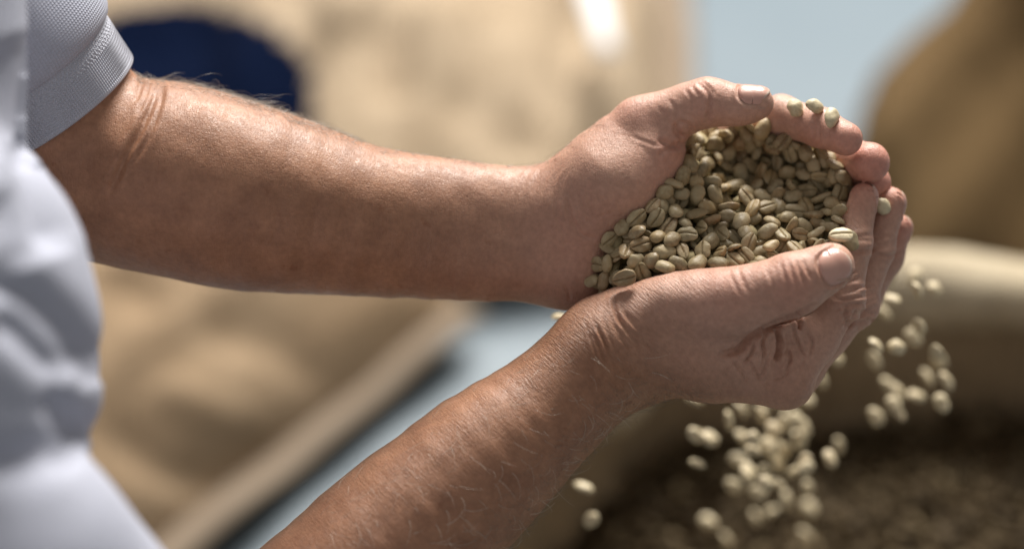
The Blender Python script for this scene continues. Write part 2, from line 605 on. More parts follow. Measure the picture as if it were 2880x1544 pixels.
scx, scy = 0.60, 0.92
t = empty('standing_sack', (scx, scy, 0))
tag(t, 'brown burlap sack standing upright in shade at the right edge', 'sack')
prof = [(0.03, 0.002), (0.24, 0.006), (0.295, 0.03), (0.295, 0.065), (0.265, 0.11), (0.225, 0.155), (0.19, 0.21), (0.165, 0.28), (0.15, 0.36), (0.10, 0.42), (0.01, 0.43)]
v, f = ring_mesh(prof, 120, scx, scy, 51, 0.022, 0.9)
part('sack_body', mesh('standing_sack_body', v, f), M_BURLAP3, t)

# ------------------------------------------------------------------ the person: arms and hands as one continuous skin
def cone(p, a, b, ra, rb):
    ba = b - a
    q = p - a
    t = np.clip(q @ ba / (ba @ ba), 0, 1)
    w = q - t[:, None] * ba
    return np.sqrt(np.einsum('ij,ij->i', w, w)) - (ra + (rb - ra) * t)


def smin(a, b, k):
    h = np.maximum(k - np.abs(a - b), 0) / k
    return np.minimum(a, b) - h * h * k * 0.25


CH = [None, 0.0]          # bounding sphere of the points being evaluated, so that far limbs can be skipped
BOUNDS = {}


def chain(p, pts, k):
    if CH[0] is not None:
        bd = BOUNDS.get(id(pts))
        if bd is None:
            cs = np.array([a for a, r in pts])
            c0 = cs.mean(0)
            bd = BOUNDS[id(pts)] = (c0, max(np.linalg.norm(a - c0) + r for a, r in pts), pts)
        if np.linalg.norm(CH[0] - bd[0]) - CH[1] - bd[1] > 40:
            return np.full(len(p), 40, np.float32)
    d = None
    for (a, ra), (b, rb) in zip(pts[:-1], pts[1:]):
        e = cone(p, a, b, ra, rb)
        d = e if d is None else smin(d, e, k)
    return d


def blob(p, c, axes, r):
    """ellipsoid: axes rows are unit vectors, r half sizes"""
    q = (p - c.astype(np.float32)) @ np.asarray(axes, np.float32).T
    r = np.asarray(r, np.float32)
    k0 = np.sqrt(((q / r) ** 2).sum(1))
    k1 = np.sqrt(((q / r ** 2) ** 2).sum(1)) + 1e-9
    return k0 * (k0 - 1) / k1


def pts(*a):
    return [(C(x, y, z).astype(np.float32), r) for (x, y, z, r) in a]


def dense(ch, n=3):
    """Catmull-Rom through the points and radii of a limb, so that its outline has no corners"""
    A = np.array([[*c, r] for c, r in ch], float)
    Q = spline(A, n)
    return [(q[:3].astype(np.float32), float(q[3])) for q in Q]


Z0 = np.array([0, 0, 1.0])
# near arm (his right): elbow below the frame, hand palm up, thumb towards the camera
N_RAD = dense(pts((1705, 985, -3, 21.5), (1540, 1150, -4, 24), (1365, 1300, -8, 29), (1080, 1560, -12, 35), (600, 2000, -20, 43)))
N_ULN = dense(pts((1715, 1012, 16, 21), (1540, 1160, 12, 24), (1365, 1305, 4, 29), (1080, 1565, -4, 34)))
N_UPPER = pts((600, 2000, -20, 43), (420, 1900, -50, 40), (120, 1760, -90, 26), (-330, 1340, -140, 22))
N_PALM = [pts((1705, 985, -2, 20), (1790, 990, 2, 19), (2000, 1040, -1, 12.8), (2207, 1068, 0, 11.3)),
          pts((1710, 1000, 10, 19), (1790, 1000, 16, 18), (2235, 1045, 20, 10.8)),
          pts((1710, 1000, 18, 18), (1780, 990, 28, 16), (2205, 1000, 42, 10)),
          pts((1710, 1000, 20, 18), (1770, 980, 36, 15), (2140, 955, 56, 9.5)),
          pts((1790, 955, -2, 19), (1960, 985, -6, 13), (2110, 1005, -6, 9.5))]
N_THUMB = dense(pts((1785, 905, -6, 15.8), (1900, 868, -12, 15.0), (2040, 852, -19, 15.0), (2140, 828, -23, 13.0), (2228, 800, -26, 12.7), (2290, 772, -26, 10.6), (2338, 748, -25, 9.6)), 2)
N_FINGERS = [pts((2207, 1068, 0, 11.3), (2290, 950, 1, 10.0), (2366, 836, 4, 9.5), (2398, 690, 8, 7.9), (2428, 555, 13, 6.3)),
             pts((2235, 1045, 20, 11), (2330, 930, 21, 10), (2404, 850, 22, 9.8), (2462, 700, 25, 8.0), (2503, 572, 26, 6.9)),
             pts((2205, 1000, 42, 10), (2420, 830, 43, 9.3), (2490, 725, 43, 7.5), (2526, 642, 41, 6.3)),
             pts((2140, 955, 56, 9.5), (2350, 820, 60, 8), (2400, 720, 60, 6.5), (2420, 660, 58, 5.6))]
N_WEB = pts((2020, 925, -12, 8), (2130, 945, -8, 6), (2230, 915, -8, 5.0))
# far arm (his left): inner side of the forearm up, thumb on the far side
F_RAD = dense(pts((1625, 580, 30, 18.0), (1500, 588, 31, 18.6), (1300, 588, 30, 21.4), (1000, 588, 30, 28.6), (720, 556, 30, 37.4), (470, 502, 30, 39.6), (262, 474, 36, 37.5)))
F_ULN = dense(pts((1625, 728, 26, 18.4), (1480, 728, 28, 18.6), (1300, 712, 28, 21.2), (1000, 646, 30, 29), (720, 566, 30, 36.8), (470, 506, 30, 38.6), (300, 480, 34, 37)))
F_UPPER = pts((262, 474, 36, 37.5), (150, 322, 24, 38.2), (40, 165, 12, 35), (-110, -60, -4, 24))
F_PALM = [pts((1605, 600, 30, 18), (1700, 570, 40, 17), (2010, 430, 62, 10.5)),
          pts((1610, 650, 34, 18), (1700, 640, 46, 17), (2040, 530, 78, 10.5)),
          pts((1615, 690, 34, 18), (1700, 700, 50, 16), (2030, 640, 86, 10)),
          pts((1620, 725, 32, 18), (1720, 770, 52, 15), (2010, 800, 84, 9.5)),
          pts((1620, 740, 30, 18), (1760, 800, 48, 15), (1900, 830, 66, 12))]
F_THENAR = pts((1630, 600, 24, 20), (1720, 525, 20, 21.5), (1815, 448, 21, 17.5))
F_THUMB = dense(pts((1625, 560, 25, 17.5), (1700, 455, 24, 15), (1798, 366, 22, 12.8), (1900, 322, 18, 11.0), (1988, 289, 14, 10.4), (2075, 298, 10, 8.4), (2132, 291, 6, 7.1)), 2)
F_FINGERS = [pts((2010, 430, 62, 10.5), (2100, 370, 46, 9.5), (2195, 328, 30, 8.8), (2310, 360, 15, 8.1), (2379, 391, 5, 7.3)),
             pts((2040, 530, 78, 10.5), (2290, 425, 50, 9), (2395, 452, 28, 8.8), (2446, 458, 14, 8.9)),
             pts((2030, 640, 86, 10), (2320, 525, 60, 8.5), (2410, 522, 40, 8.2), (2453, 512, 26, 8.0)),
             pts((2010, 800, 84, 9), (2220, 690, 78, 7.5), (2330, 640, 58, 6.6), (2360, 620, 50, 6))]
# hidden under the shirt: the shoulders that join both arms
LINKB = pts((-110, -60, -4, 24), (-420, 350, -80, 22), (-500, 900, -120, 22), (-330, 1340, -140, 22))


def sdf_near(p):
    arm = smin(chain(p, N_RAD, 0.05), chain(p, N_ULN, 0.05), 14)
    arm = smin(arm, chain(p, N_UPPER, 10), 16)
    palm = None
    for c in N_PALM:
        e = chain(p, c, 8)
        palm = e if palm is None else smin(palm, e, 9)
    d = smin(arm, palm, 12)
    th = chain(p, N_THUMB, 2.5)
    th = smin(th, blob(p, C(2232, 800, -26), (nrm((.93, -.37, 0)), nrm((.37, .93, 0)), Z0), (12, 13.3, 12.2)), 3)
    dt = smin(d, th, 7)
    out = dt
    for c in N_FINGERS:
        out = np.minimum(out, smin(d, chain(p, c, 4), 5))
    # web of skin between thumb and index finger
    out = smin(out, chain(p, N_WEB, 6), 8)
    # knuckle bulges
    for (x, y, z, r) in ((2366, 842, 3, 9.9), (2406, 856, 22, 10.0), (2213, 1072, 0, 11.6)):
        out = smin(out, np.sqrt(((p - C(x, y, z).astype(np.float32)) ** 2).sum(1)) - r, 3)
    return out


def sdf_far(p):
    arm = smin(chain(p, F_RAD, 0.05), chain(p, F_ULN, 0.05), 16)
    arm = smin(arm, chain(p, F_UPPER, 4), 6)
    palm = None
    for c in F_PALM:
        e = chain(p, c, 8)
        palm = e if palm is None else smin(palm, e, 9)
    palm = smin(palm, chain(p, F_THENAR, 8), 9)
    d = smin(arm, palm, 14)
    th = chain(p, F_THUMB, 2.5)
    dt = smin(d, th, 7)
    out = dt
    for c in F_FINGERS:
        f = chain(p, c, 4)
        out = np.minimum(out, smin(palm, f, 5))
    for (x, y, z, r) in ((1800, 352, 21, 12.9), (1990, 286, 14, 10.6)):
        out = smin(out, np.sqrt(((p - C(x, y, z).astype(np.float32)) ** 2).sum(1)) - r, 3)
    return out


def sdf_link(p):
    return chain(p, LINKB, 10)


def sdf_body(p):
    return np.minimum(np.minimum(sdf_near(p), sdf_far(p)), sdf_link(p))


def ev(fn, P, cell=34.0):
    """evaluate fn on many points, in spatial chunks"""
    P = np.asarray(P, np.float32)
    out = np.empty(len(P), np.float32)
    g = np.floor((P - P.min(0)) / cell).astype(np.int64)
    k = (g[:, 0] * 4096 + g[:, 1]) * 4096 + g[:, 2]
    o = np.argsort(k, kind='stable')
    cut = np.nonzero(np.diff(k[o]))[0] + 1
    for ix in np.split(o, cut):
        q = P[ix]
        lo, hi = q.min(0), q.max(0)
        CH[0] = (lo + hi) / 2
        CH[1] = float(np.linalg.norm(hi - lo)) / 2
        out[ix] = fn(q)
    CH[0] = None
    return out


def surface_nets(groups, lo, hi, h, B=8):
    """sparse dual contouring of min(groups); returns verts (mm) and quads"""
    lo = np.asarray(lo, float)
    nb = np.ceil((np.asarray(hi) - lo) / (B * h)).astype(int)
    gi = np.stack(np.meshgrid(*[np.arange(n) for n in nb], indexing='ij'), -1).reshape(-1, 3)
    cen = (lo + (gi + 0.5) * B * h).astype(np.float32)
    ds = np.stack([ev(g, cen, 120.0) for g in groups], 1)
    rad = 0.5 * math.sqrt(3) * B * h
    act = np.abs(ds.min(1)) < rad * 1.25
    gi, ds = gi[act], ds[act]
    c = np.stack(np.meshgrid(*[np.arange(B + 1)] * 3, indexing='ij'), -1).reshape(-1, 3)
    P = (lo + (gi[:, None] * B + c[None]) * h).astype(np.float32)
    val = np.full(P.shape[:2], 1e3, np.float32)
    for k, g in enumerate(groups):
        s = ds[:, k] < rad * 1.4 + 14
        if s.any():
            val[s] = np.minimum(val[s], ev(g, P[s].reshape(-1, 3)).reshape(-1, len(c)))
    val = val.reshape(-1, B + 1, B + 1, B + 1)
    BIG = 1 << 20
    key = lambda g: (g[..., 0].astype(np.int64) * BIG + g[..., 1]) * BIG + g[..., 2]
    neg = val < 0
    # cells
    cs = np.zeros(neg[:, :-1, :-1, :-1].shape, np.int8)
    for dx in (0, 1):
        for dy in (0, 1):
            for dz in (0, 1):
                cs += neg[:, dx:B + dx, dy:B + dy, dz:B + dz]
    b, i, j, k = np.nonzero((cs > 0) & (cs < 8))
    acc = np.zeros((len(b), 3))
    cnt = np.zeros(len(b))
    offs = [(x, y, z) for x in (0, 1) for y in (0, 1) for z in (0, 1)]
    for o in offs:
        for ax in range(3):
            if o[ax] == 0:
                o2 = list(o)
                o2[ax] = 1
                v0 = val[b, i + o[0], j + o[1], k + o[2]]
                v1 = val[b, i + o2[0], j + o2[1], k + o2[2]]
                m = (v0 < 0) != (v1 < 0)
                t = np.where(m, v0 / np.where(m, v0 - v1, 1), 0)
                q = np.tile(np.array(o, float), (len(b), 1))
                q[:, ax] += t
                acc += q * m[:, None]
                cnt += m
    cell = gi[b] * B + np.stack([i, j, k], 1)
    verts = lo + (cell + acc / cnt[:, None]) * h
    keys = key(cell + 8)
    order = np.argsort(keys)
    keys, verts = keys[order], verts[order]
    quads = []
    for ax in range(3):
        sl0 = [slice(0, B)] * 3
        sl1 = [slice(0, B)] * 3
        sl1[ax] = slice(1, B + 1)
        n0 = neg[(slice(None), *sl0)]
        n1 = neg[(slice(None), *sl1)]
        b, i, j, k = np.nonzero(n0 != n1)
        flip = n1[b, i, j, k]
        g = gi[b] * B + np.stack([i, j, k], 1) + 8
        a1, a2 = (ax + 1) % 3, (ax + 2) % 3
        q = []
        for (s, t) in ((0, 0), (1, 0), (1, 1), (0, 1)):
            gg = g.copy()
            gg[:, a1] -= s
            gg[:, a2] -= t
            kk = key(gg)
            ii = np.minimum(np.searchsorted(keys, kk), len(keys) - 1)
            q.append(np.where(keys[ii] == kk, ii, -1))
        q = np.stack(q, 1)
        ok = (q >= 0).all(1)
        q = np.where(flip[:, None], q[:, ::-1], q)
        quads.append(q[ok])
    return verts, np.concatenate(quads)


def grad(fn, p, e=0.4):
    p = p.astype(np.float32)
    k = np.array([[1, -1, -1], [-1, -1, 1], [-1, 1, -1], [1, 1, 1]], np.float32)
    g = 0
    for s in k:
        g = g + s[None] * fn(p + e * s)[:, None]
    return g / (np.linalg.norm(g, axis=1, keepdims=True) + 1e-9)


def subdivide(v, q, sel):
    """split the selected quads in four; their neighbours take the new edge points as extra corners"""
    nv = len(v)
    e = np.stack([q, np.roll(q, -1, 1)], -1).reshape(-1, 2)
    es = np.sort(e, 1).astype(np.int64)
    uk, inv = np.unique(es[:, 0] * nv + es[:, 1], return_inverse=True)
    inv = inv.reshape(-1, 4)
    used = np.zeros(len(uk), bool)
    used[inv[sel].ravel()] = True
    eid = np.full(len(uk), -1)
    eid[used] = nv + np.arange(used.sum())
    mids = 0.5 * (v[uk[used] // nv] + v[uk[used] % nv])
    fc = nv + used.sum() + np.arange(sel.sum())
    cen = v[q[sel]].mean(1)
    qs, es_ = q[sel], eid[inv[sel]]
    new = np.stack([np.stack([qs[:, i], es_[:, i], fc, es_[:, i - 1]], 1) for i in range(4)], 1).reshape(-1, 4)
    rest = np.stack([q[~sel], eid[inv[~sel]]], -1).reshape(-1, 8)      # corner, edge point or -1, corner ...
    keep = rest >= 0
    loops = np.concatenate([new.ravel(), rest[keep]])
    cnt = np.concatenate([np.full(len(new), 4), keep.sum(1)])
    return np.concatenate([v, mids, cen]), loops, cnt


def mesh_loops(name, v, loops, cnt):
    me = bpy.data.meshes.new(name)
    me.vertices.add(len(v))
    me.vertices.foreach_set('co', np.asarray(v, np.float32).ravel())
    me.loops.add(len(loops))
    me.loops.foreach_set('vertex_index', loops.astype(np.int32))
    me.polygons.add(len(cnt))
    me.polygons.foreach_set('loop_start', np.concatenate([[0], np.cumsum(cnt)[:-1]]).astype(np.int32))
    me.update(calc_edges=True)
    return me


def get_co(me):
    a = np.empty(len(me.vertices) * 3, np.float32)
    me.vertices.foreach_get('co', a)
    return a.reshape(-1, 3).astype(float)


def get_no(me):
    a = np.empty(len(me.vertices) * 3, np.float32)
    me.vertex_normals.foreach_get('vector', a)
    return a.reshape(-1, 3).astype(float)


def furrow(px, disp, sel, line, width, depth, ridge=0.35, taper=True):
    """press a crease (mm width, mm depth) along a line into the displacement field of the selected vertices"""
    L = spline(line)
    w = width * 6.5
    lo, hi = L.min(0) - 6 * w, L.max(0) + 6 * w
    m = sel & (px[:, 0] > lo[0]) & (px[:, 0] < hi[0]) & (px[:, 1] > lo[1]) & (px[:, 1] < hi[1])
    ix = np.nonzero(m)[0]
    if len(ix) == 0:
        return
    d, s = poly_dist(px[ix], L)
    tp = np.clip(np.minimum(s, 1 - s) * 5, 0, 1) ** 0.7 if taper else 1.0
    x = d / w
    disp[ix] += tp * depth * 1.0 * (-np.exp(-x * x) + ridge * np.exp(-((x - 2.2) / 1.2) ** 2))


bv, bq = surface_nets([sdf_near, sdf_far, sdf_link], (-330, -270, 860), (215, 300, 1180), 1.25)


def fit(me, v, fn, n):
    for _ in range(n):
        v = v - np.clip(ev(fn, v), -1.0, 1.0)[:, None] * get_no(me) * 0.8
        me.vertices.foreach_set('co', v.astype(np.float32).ravel())
        me.update()
    return v


bme = mesh('body', bv, bq)
bv = fit(bme, bv, sdf_body, 1)
fpx = to_px(bv[bq[:, 0]])
fno = get_no(bme)[bq[:, 0]]
fsel = (fpx[:, 0] > -40) & (fpx[:, 0] < 2900) & (fpx[:, 1] > -60) & (fpx[:, 1] < 1640) & ((fno[:, 2] < 0.35) | (fpx[:, 0] > 1640))
bpy.data.meshes.remove(bme)
bv, bl, bc = subdivide(bv, bq, fsel)
bme = mesh_loops('body', bv, bl, bc)
bv = fit(bme, bv, sdf_body, 1)
bco = get_co(bme)
bno = get_no(bme)
if (bno * (bco - bco.mean(0))).sum() < 0:
    bno = -bno
bpx = to_px(bco)
dn, df = ev(sdf_near, bco), ev(sdf_far, bco)
isN = dn <= df
face = (bno * (-bco / np.linalg.norm(bco, axis=1, keepdims=True))).sum(1)
frontN = isN & (face > 0.05)
frontF = ~isN & (face > 0.05)
disp = np.zeros(len(bco))
# --- near hand: wrist wrinkles fan out from the base of the thumb
famA = [(1640, 905), (1672, 985), (1700, 1060), (1722, 1160)]
famB = [(1672, 866), (1709, 945), (1755, 1018), (1832, 1108)]
famC = [(1728, 858), (1757, 915), (1824, 972), (1890, 1035)]
famD = [(1740, 840), (1800, 905), (1890, 950), (1990, 985)]
fam = [np.array(x, float) for x in (famA, famB, famC, famD)]
rr = np.random.default_rng(3)
for k in range(34):
    s = k / 33 * 2.999
    i = int(s)
    L = fam[i] * (1 - (s - i)) + fam[i + 1] * (s - i) + rr.normal(0, 4, (4, 2))
    a0, a1 = rr.uniform(0, 0.25), rr.uniform(0.7, 1)
    Ls = spline(L, 8)
    Ls = Ls[int(a0 * len(Ls)):max(int(a1 * len(Ls)), int(a0 * len(Ls)) + 4)]
    furrow(bpx, disp, frontN, Ls[::3], rr.uniform(0.5, 0.85), rr.uniform(0.12, 0.34) * (0.85 if s < 2 else 0.6))
furrow(bpx, disp, frontN, [(1738, 826), (1727, 848), (1731, 880), (1748, 920)], 0.9, 0.5)
# thumb / index web folds
furrow(bpx, disp, frontN, [(2020, 998), (2075, 985), (2110, 948), (2170, 915), (2245, 886), (2300, 850)], 1.3, 2.1, 0.2)
for (L, w, dep) in (([(2178, 915), (2192, 960), (2186, 1000), (2180, 1015)], 1.2, 1.5), ([(2243, 890), (2250, 915), (2248, 930)], 1.0, 1.1),
                    ([(2155, 925), (2145, 960), (2150, 1000), (2142, 1030)], 0.9, 0.8), ([(2230, 910), (2240, 955), (2262, 1000)], 0.7, 0.5),
                    ([(2200, 1000), (2215, 985), (2222, 1010), (2205, 1050)], 0.7, 0.5), ([(2120, 960), (2115, 990), (2095, 1020)], 0.7, 0.6),
                    ([(2095, 1000), (2120, 1030), (2140, 1075)], 0.7, 0.35), ([(2060, 1010), (2085, 1045), (2100, 1080)], 0.7, 0.35),
                    ([(2270, 930), (2285, 965), (2275, 1010)], 0.7, 0.4), ([(2165, 985), (2150, 1040), (2130, 1065)], 0.7, 0.5),
                    ([(2225, 1030), (2200, 1060), (2170, 1070)], 0.7, 0.3)):
    furrow(bpx, disp, frontN, L, w * 0.85, dep * 1.45)
for k in range(26):
    x0, y0 = rr.uniform(2090, 2270), rr.uniform(955, 1050)
    a = rr.normal(1.75, 0.6)
    l = rr.uniform(25, 60)
    furrow(bpx, disp, frontN, [(x0, y0), (x0 + l * .5 * math.cos(a) + rr.normal(0, 5), y0 + l * .5 * math.sin(a)), (x0 + l * math.cos(a), y0 + l * math.sin(a))], 0.55, 0.13)
# thumb joint wrinkles
for (x, y, l, dep) in ((2262, 755, 46, .35), (2248, 770, 60, .4), (2226, 775, 66, .3), (2205, 785, 70, .3), (2165, 790, 50, .2), (2085, 790, 55, .22), (2060, 795, 50, .22)):
    furrow(bpx, disp, frontN, [(x - 10, y - l * .7), (x + 4, y), (x + 22, y + l * .7)], 0.8, dep)
# index and middle finger joints
for (cx, cy, n, hw, slope, spread) in ((2390, 840, 9, 42, -0.15, 130), (2440, 860, 8, 34, -0.1, 120), (2425, 690, 4, 30, -0.1, 44), (2490, 690, 4, 32, -0.1, 46)):
    for k in range(n):
        yy = cy + (k / (n - 1) - 0.5) * spread + rr.normal(0, 4)
        xx = cx - (yy - cy) * (-0.18) + rr.normal(0, 5)
        furrow(bpx, disp, frontN, [(xx - hw, yy + rr.normal(0, 5) - slope * hw), (xx, yy + rr.normal(0, 3)), (xx + hw, yy + rr.normal(0, 5) + slope * hw)], rr.uniform(0.6, 0.9), rr.uniform(0.25, 0.6))
furrow(bpx, disp, frontN, [(2380, 855), (2378, 890), (2392, 925)], 1.0, 0.8)
furrow(bpx, disp, frontN, [(2405, 870), (2395, 900), (2370, 930)], 0.9, 0.7)
# --- far hand: thumb folds, thenar lines, wrist lines, elbow crease
for (L, w, dep) in (([(1960, 232), (1990, 258), (1996, 300), (1990, 352)], 1.0, 0.9), ([(1972, 225), (2000, 250), (2010, 275)], 0.8, 0.5),
                    ([(1925, 390), (1905, 372), (1898, 345)], 1.2, 1.2), ([(1925, 398), (1902, 412), (1875, 405), (1850, 392)], 1.3, 1.5),
                    ([(1900, 412), (1870, 425), (1850, 438)], 0.9, 0.7), ([(1905, 340), (1935, 350), (1945, 372)], 0.8, 0.6),
                    ([(1880, 280), (1900, 310), (1902, 345)], 0.9, 0.4), ([(1850, 300), (1872, 330), (1885, 365)], 0.8, 0.35),
                    ([(1925, 250), (1945, 280), (1950, 310)], 0.7, 0.3), ([(1945, 240), (1965, 270)], 0.7, 0.3),
                    ([(1590, 560), (1605, 610), (1635, 660), (1680, 672)], 1.0, 0.7), ([(1625, 545), (1650, 600), (1672, 640)], 0.8, 0.5),
                    ([(1655, 530), (1662, 590), (1680, 630)], 0.8, 0.45), ([(1560, 560), (1570, 620), (1600, 700)], 0.8, 0.4),
                    ([(1770, 380), (1830, 405), (1890, 425)], 0.7, 0.25), ([(1590, 800), (1600, 825), (1604, 848)], 0.7, 0.4),
                    ([(452, 222), (440, 270), (405, 350), (350, 450), (300, 560)], 1.7, 1.5), ([(462, 232), (450, 300), (410, 400), (360, 480)], 1.3, 1.0),
                    ([(425, 215), (412, 270), (385, 330)], 1.2, 0.8), ([(400, 200), (398, 240), (380, 290)], 1.2, 0.6),
                    ([(440, 225), (428, 280), (398, 345)], 1.0, 0.6)):
    furrow(bpx, disp, frontF, L, w, dep)
for k in range(30):
    x0, y0 = rr.uniform(1590, 1860), rr.uniform(420, 640)
    if y0 < 620 - (x0 - 1590) * 0.75:
        continue
    a = rr.choice([1.25, -0.35]) + rr.normal(0, 0.15)
    l = rr.uniform(30, 90)
    furrow(bpx, disp, frontF, [(x0, y0), (x0 + l * .5 * math.cos(a), y0 + l * .5 * math.sin(a) + rr.normal(0, 3)), (x0 + l * math.cos(a), y0 + l * math.sin(a))], 0.55, 0.14)
for k in range(14):
    x0 = 1440 + k * 11 + rr.normal(0, 3)
    furrow(bpx, disp, frontF, [(x0 + 20, 475), (x0, 510), (x0 - 10, 550)], 0.6, 0.2)
for (x, y) in ((2285, 365), (2300, 380)):
    furrow(bpx, disp, frontF, [(x, y - 40), (x + 6, y), (x - 4, y + 40)], 0.8, 0.4)
bco2 = bco + bno * (disp * np.where(isN, 1.5, 1.0))[:, None]
# small unevenness of the flesh, tendons
bco2 += bno * (0.22 * wav(bco, 34, 5, 2) * np.where(face > -2, 1, 1))[:, None]

# nail beds: a shallow groove round each nail and the nails themselves
body_empty = empty('person', to_world(C(-250, 900, -100)))
tag(body_empty, 'person in light grey polo shirt holding green coffee beans in cupped hands', 'person')


def trace(fn, o, d, n=40, clear=0.0, tmax=60):
    o = o.astype(np.float32)
    t = np.zeros(len(o), np.float32)
    for _ in range(n):
        s = fn(o + t[:, None] * d.astype(np.float32)) - clear
        t = np.minimum(t + 0.85 * s, tmax)
    return t


def nail(fn, c, n, a, L, W, free=0.9):
    """nail plate laid on the skin surface: c centre (camera mm), n outward, a towards the tip"""
    n = nrm(n)
    a = nrm(a - n * (np.dot(a, n)))
    b = np.cross(n, a)
    nu, nv = 23, 19
    vs = []
    ed = []
    uvw = []
    for i in range(nu):
        u = -1 + 2 * i / (nu - 1)
        wprof = (1 - max(0, -u) ** 4 * 0.45) * (1 - max(0, u - 0.45) ** 2 * 1.15)
        for j in range(nv):
            v = -1 + 2 * j / (nv - 1)
            uu = u - 0.16 * (v * v if u < 0 else v * v * (1.4 * u)) * (1 if u > 0 else -1)
            vs.append(c + a * uu * L / 2 + b * v * wprof * W / 2 + n * 7)
            rim = max(abs(v) ** 6, (max(0, -u)) ** 8)
            ed.append((u, v, rim))
            uvw.append((uu * L / 2, v * W / 2, 0))
    vs = np.array(vs)
    t = trace(fn, vs, -n[None].repeat(len(vs), 0))
    hit = vs - n * t[:, None]
    ed = np.array(ed)
    lift = 0.55 + 0.35 * np.clip(ed[:, 0], 0, 1) ** 2 - 0.75 * ed[:, 2]
    mid = hit[nu // 2 * nv + nv // 2]
    # flatten the plate a little across, keep its arch
    hit = hit + n * (lift)[:, None]
    q = []
    for i in range(nu - 1):
        for j in range(nv - 1):
            k = i * nv + j
            q.append((k, k + 1, k + nv + 1, k + nv))
    nn = len(hit)
    low = hit - n * 0.55
    rimloop = [j for j in range(nv)] + [i * nv + nv - 1 for i in range(1, nu)] + [(nu - 1) * nv + j for j in range(nv - 2, -1, -1)] + [i * nv for i in range(nu - 2, 0, -1)]
    for x, y in zip(rimloop, rimloop[1:] + rimloop[:1]):
        q.append((y, x, x + nn, y + nn))
    allv = np.concatenate([hit, low])
    me = mesh('fingernail', to_world(allv), [tuple(x) for x in q])
    for nm, tp, vals in (('edge', 'FLOAT', np.concatenate([np.clip((ed[:, 0] - 0.80) / 0.1, 0, 1)] * 2)),):
        at = me.attributes.new(nm, tp, 'POINT')
        at.data.foreach_set('value', vals.astype(np.float32))
    at = me.attributes.new('nail', 'FLOAT_VECTOR', 'POINT')
    at.data.foreach_set('vector', np.array(uvw + uvw, np.float32).ravel())
    part('fingernail', me, M_NAIL, body_empty)
    # groove in the skin round the plate
    q2 = bco2 - c
    pu, pv, pn = q2 @ a / (L / 2), q2 @ b / (W / 2), q2 @ n
    near = (np.abs(pu) < 1.5) & (np.abs(pv) < 1.5) & (pn > -9) & (pn < 12) & ((bno @ n) > 0.05)
    r = np.where(pu < 0, (np.abs(pu) ** 2.6 + np.abs(pv) ** 3.2) ** (1 / 2.9), np.abs(pv))
    r = np.where(pu > 1.0, 3, r)
    g = -0.75 * np.exp(-((r - 1.0) / 0.075) ** 2) + 0.45 * np.exp(-((r - 1.17) / 0.10) ** 2)
    bco2[near] += bno[near] * g[near][:, None]


nail(sdf_near, C(2350, 752, -34), (0.30, 0.10, -0.95), np.array([0.90, -0.42, 0.25]), 15.5, 14.6)
nail(sdf_far, C(2120, 262, 4), (0.05, -0.90, -0.42), np.array([1.0, 0.04, -0.2]), 14.0, 12.5)
nail(lambda p: chain(p, N_FINGERS[0], 4), C(2452, 556, 14), (0.93, -0.10, 0.30), np.array([0.15, -1.0, 0.05]), 11.5, 9.5)
nail(lambda p: chain(p, N_FINGERS[1], 4), C(2540, 575, 27), (0.94, 0.10, 0.25), np.array([0.28, -1.0, 0.02]), 11.5, 9.8)
nail(lambda p: chain(p, N_FINGERS[2], 4), C(2555, 640, 43), (0.90, 0.2, 0.35), np.array([0.4, -0.9, 0]), 10.5, 9.0)

# skin attributes: tone (tanned forearm -> paler hand), redness, limb coordinates for the fine lines
axN = nrm(C(1712, 1000, 8) - C(1080, 1560, -8))
axF = nrm(C(1600, 655, 28) - C(600, 560, 30))
sN = (bco - C(1712, 1000, 8)) @ axN
sF = (bco - C(1600, 655, 28)) @ axF
tone = np.where(isN, np.clip((sN + 8) / 42, 0, 1) * 0.78, np.clip((sF + 75) / 110, 0, 1) * 0.9)
tone = np.clip(tone - 0.35 * np.where(isN, np.clip((bpx[:, 1] - 1010) / 110, 0, 1), 0) * (sN > -10), 0, 1)
red = np.zeros(len(bco))
for (x, y, z, r, s) in ((2395, 398, 2, 13, .55), (2455, 462, 10, 15, .75), (2462, 515, 22, 13, .7), (2300, 390, 10, 12, .35), (2230, 795, -36, 12, .30), (2330, 735, -34, 9, .15),
                        (2540, 630, 38, 12, .45), (2500, 540, 22, 10, .25), (2428, 545, 8, 10, .25), (1795, 300, 12, 14, .25), (1985, 235, 8, 13, .25), (2060, 790, -30, 16, .22), (1900, 440, 5, 14, .25), (1660, 690, 12, 20, .18)):
    red = np.maximum(red, s * np.exp(-((bco - C(x, y, z)) ** 2).sum(1) / (r * r)))
e1N = nrm(np.cross(axN, Z0)); e2N = np.cross(axN, e1N)
e1F = nrm(np.cross(axF, Z0)); e2F = np.cross(axF, e1F)
limb = np.where(isN[:, None], np.stack([sN, bco @ e1N, bco @ e2N], 1), np.stack([sF, bco @ e1F, bco @ e2F], 1))
bme.vertices.foreach_set('co', to_world(bco2).astype(np.float32).ravel())
wrk = np.where(isN, 0.45 + 0.55 * np.exp(-((sN - 2) / 34) ** 2), 0.32)
for nm, val in (('tone', tone), ('red', red), ('wrinkle', wrk)):
    at = bme.attributes.new(nm, 'FLOAT', 'POINT')
    at.data.foreach_set('value', val.astype(np.float32))
at = bme.attributes.new('limb', 'FLOAT_VECTOR', 'POINT')
at.data.foreach_set('vector', limb.astype(np.float32).ravel())
bme.update()
part('body', bme, M_SKIN, body_empty)

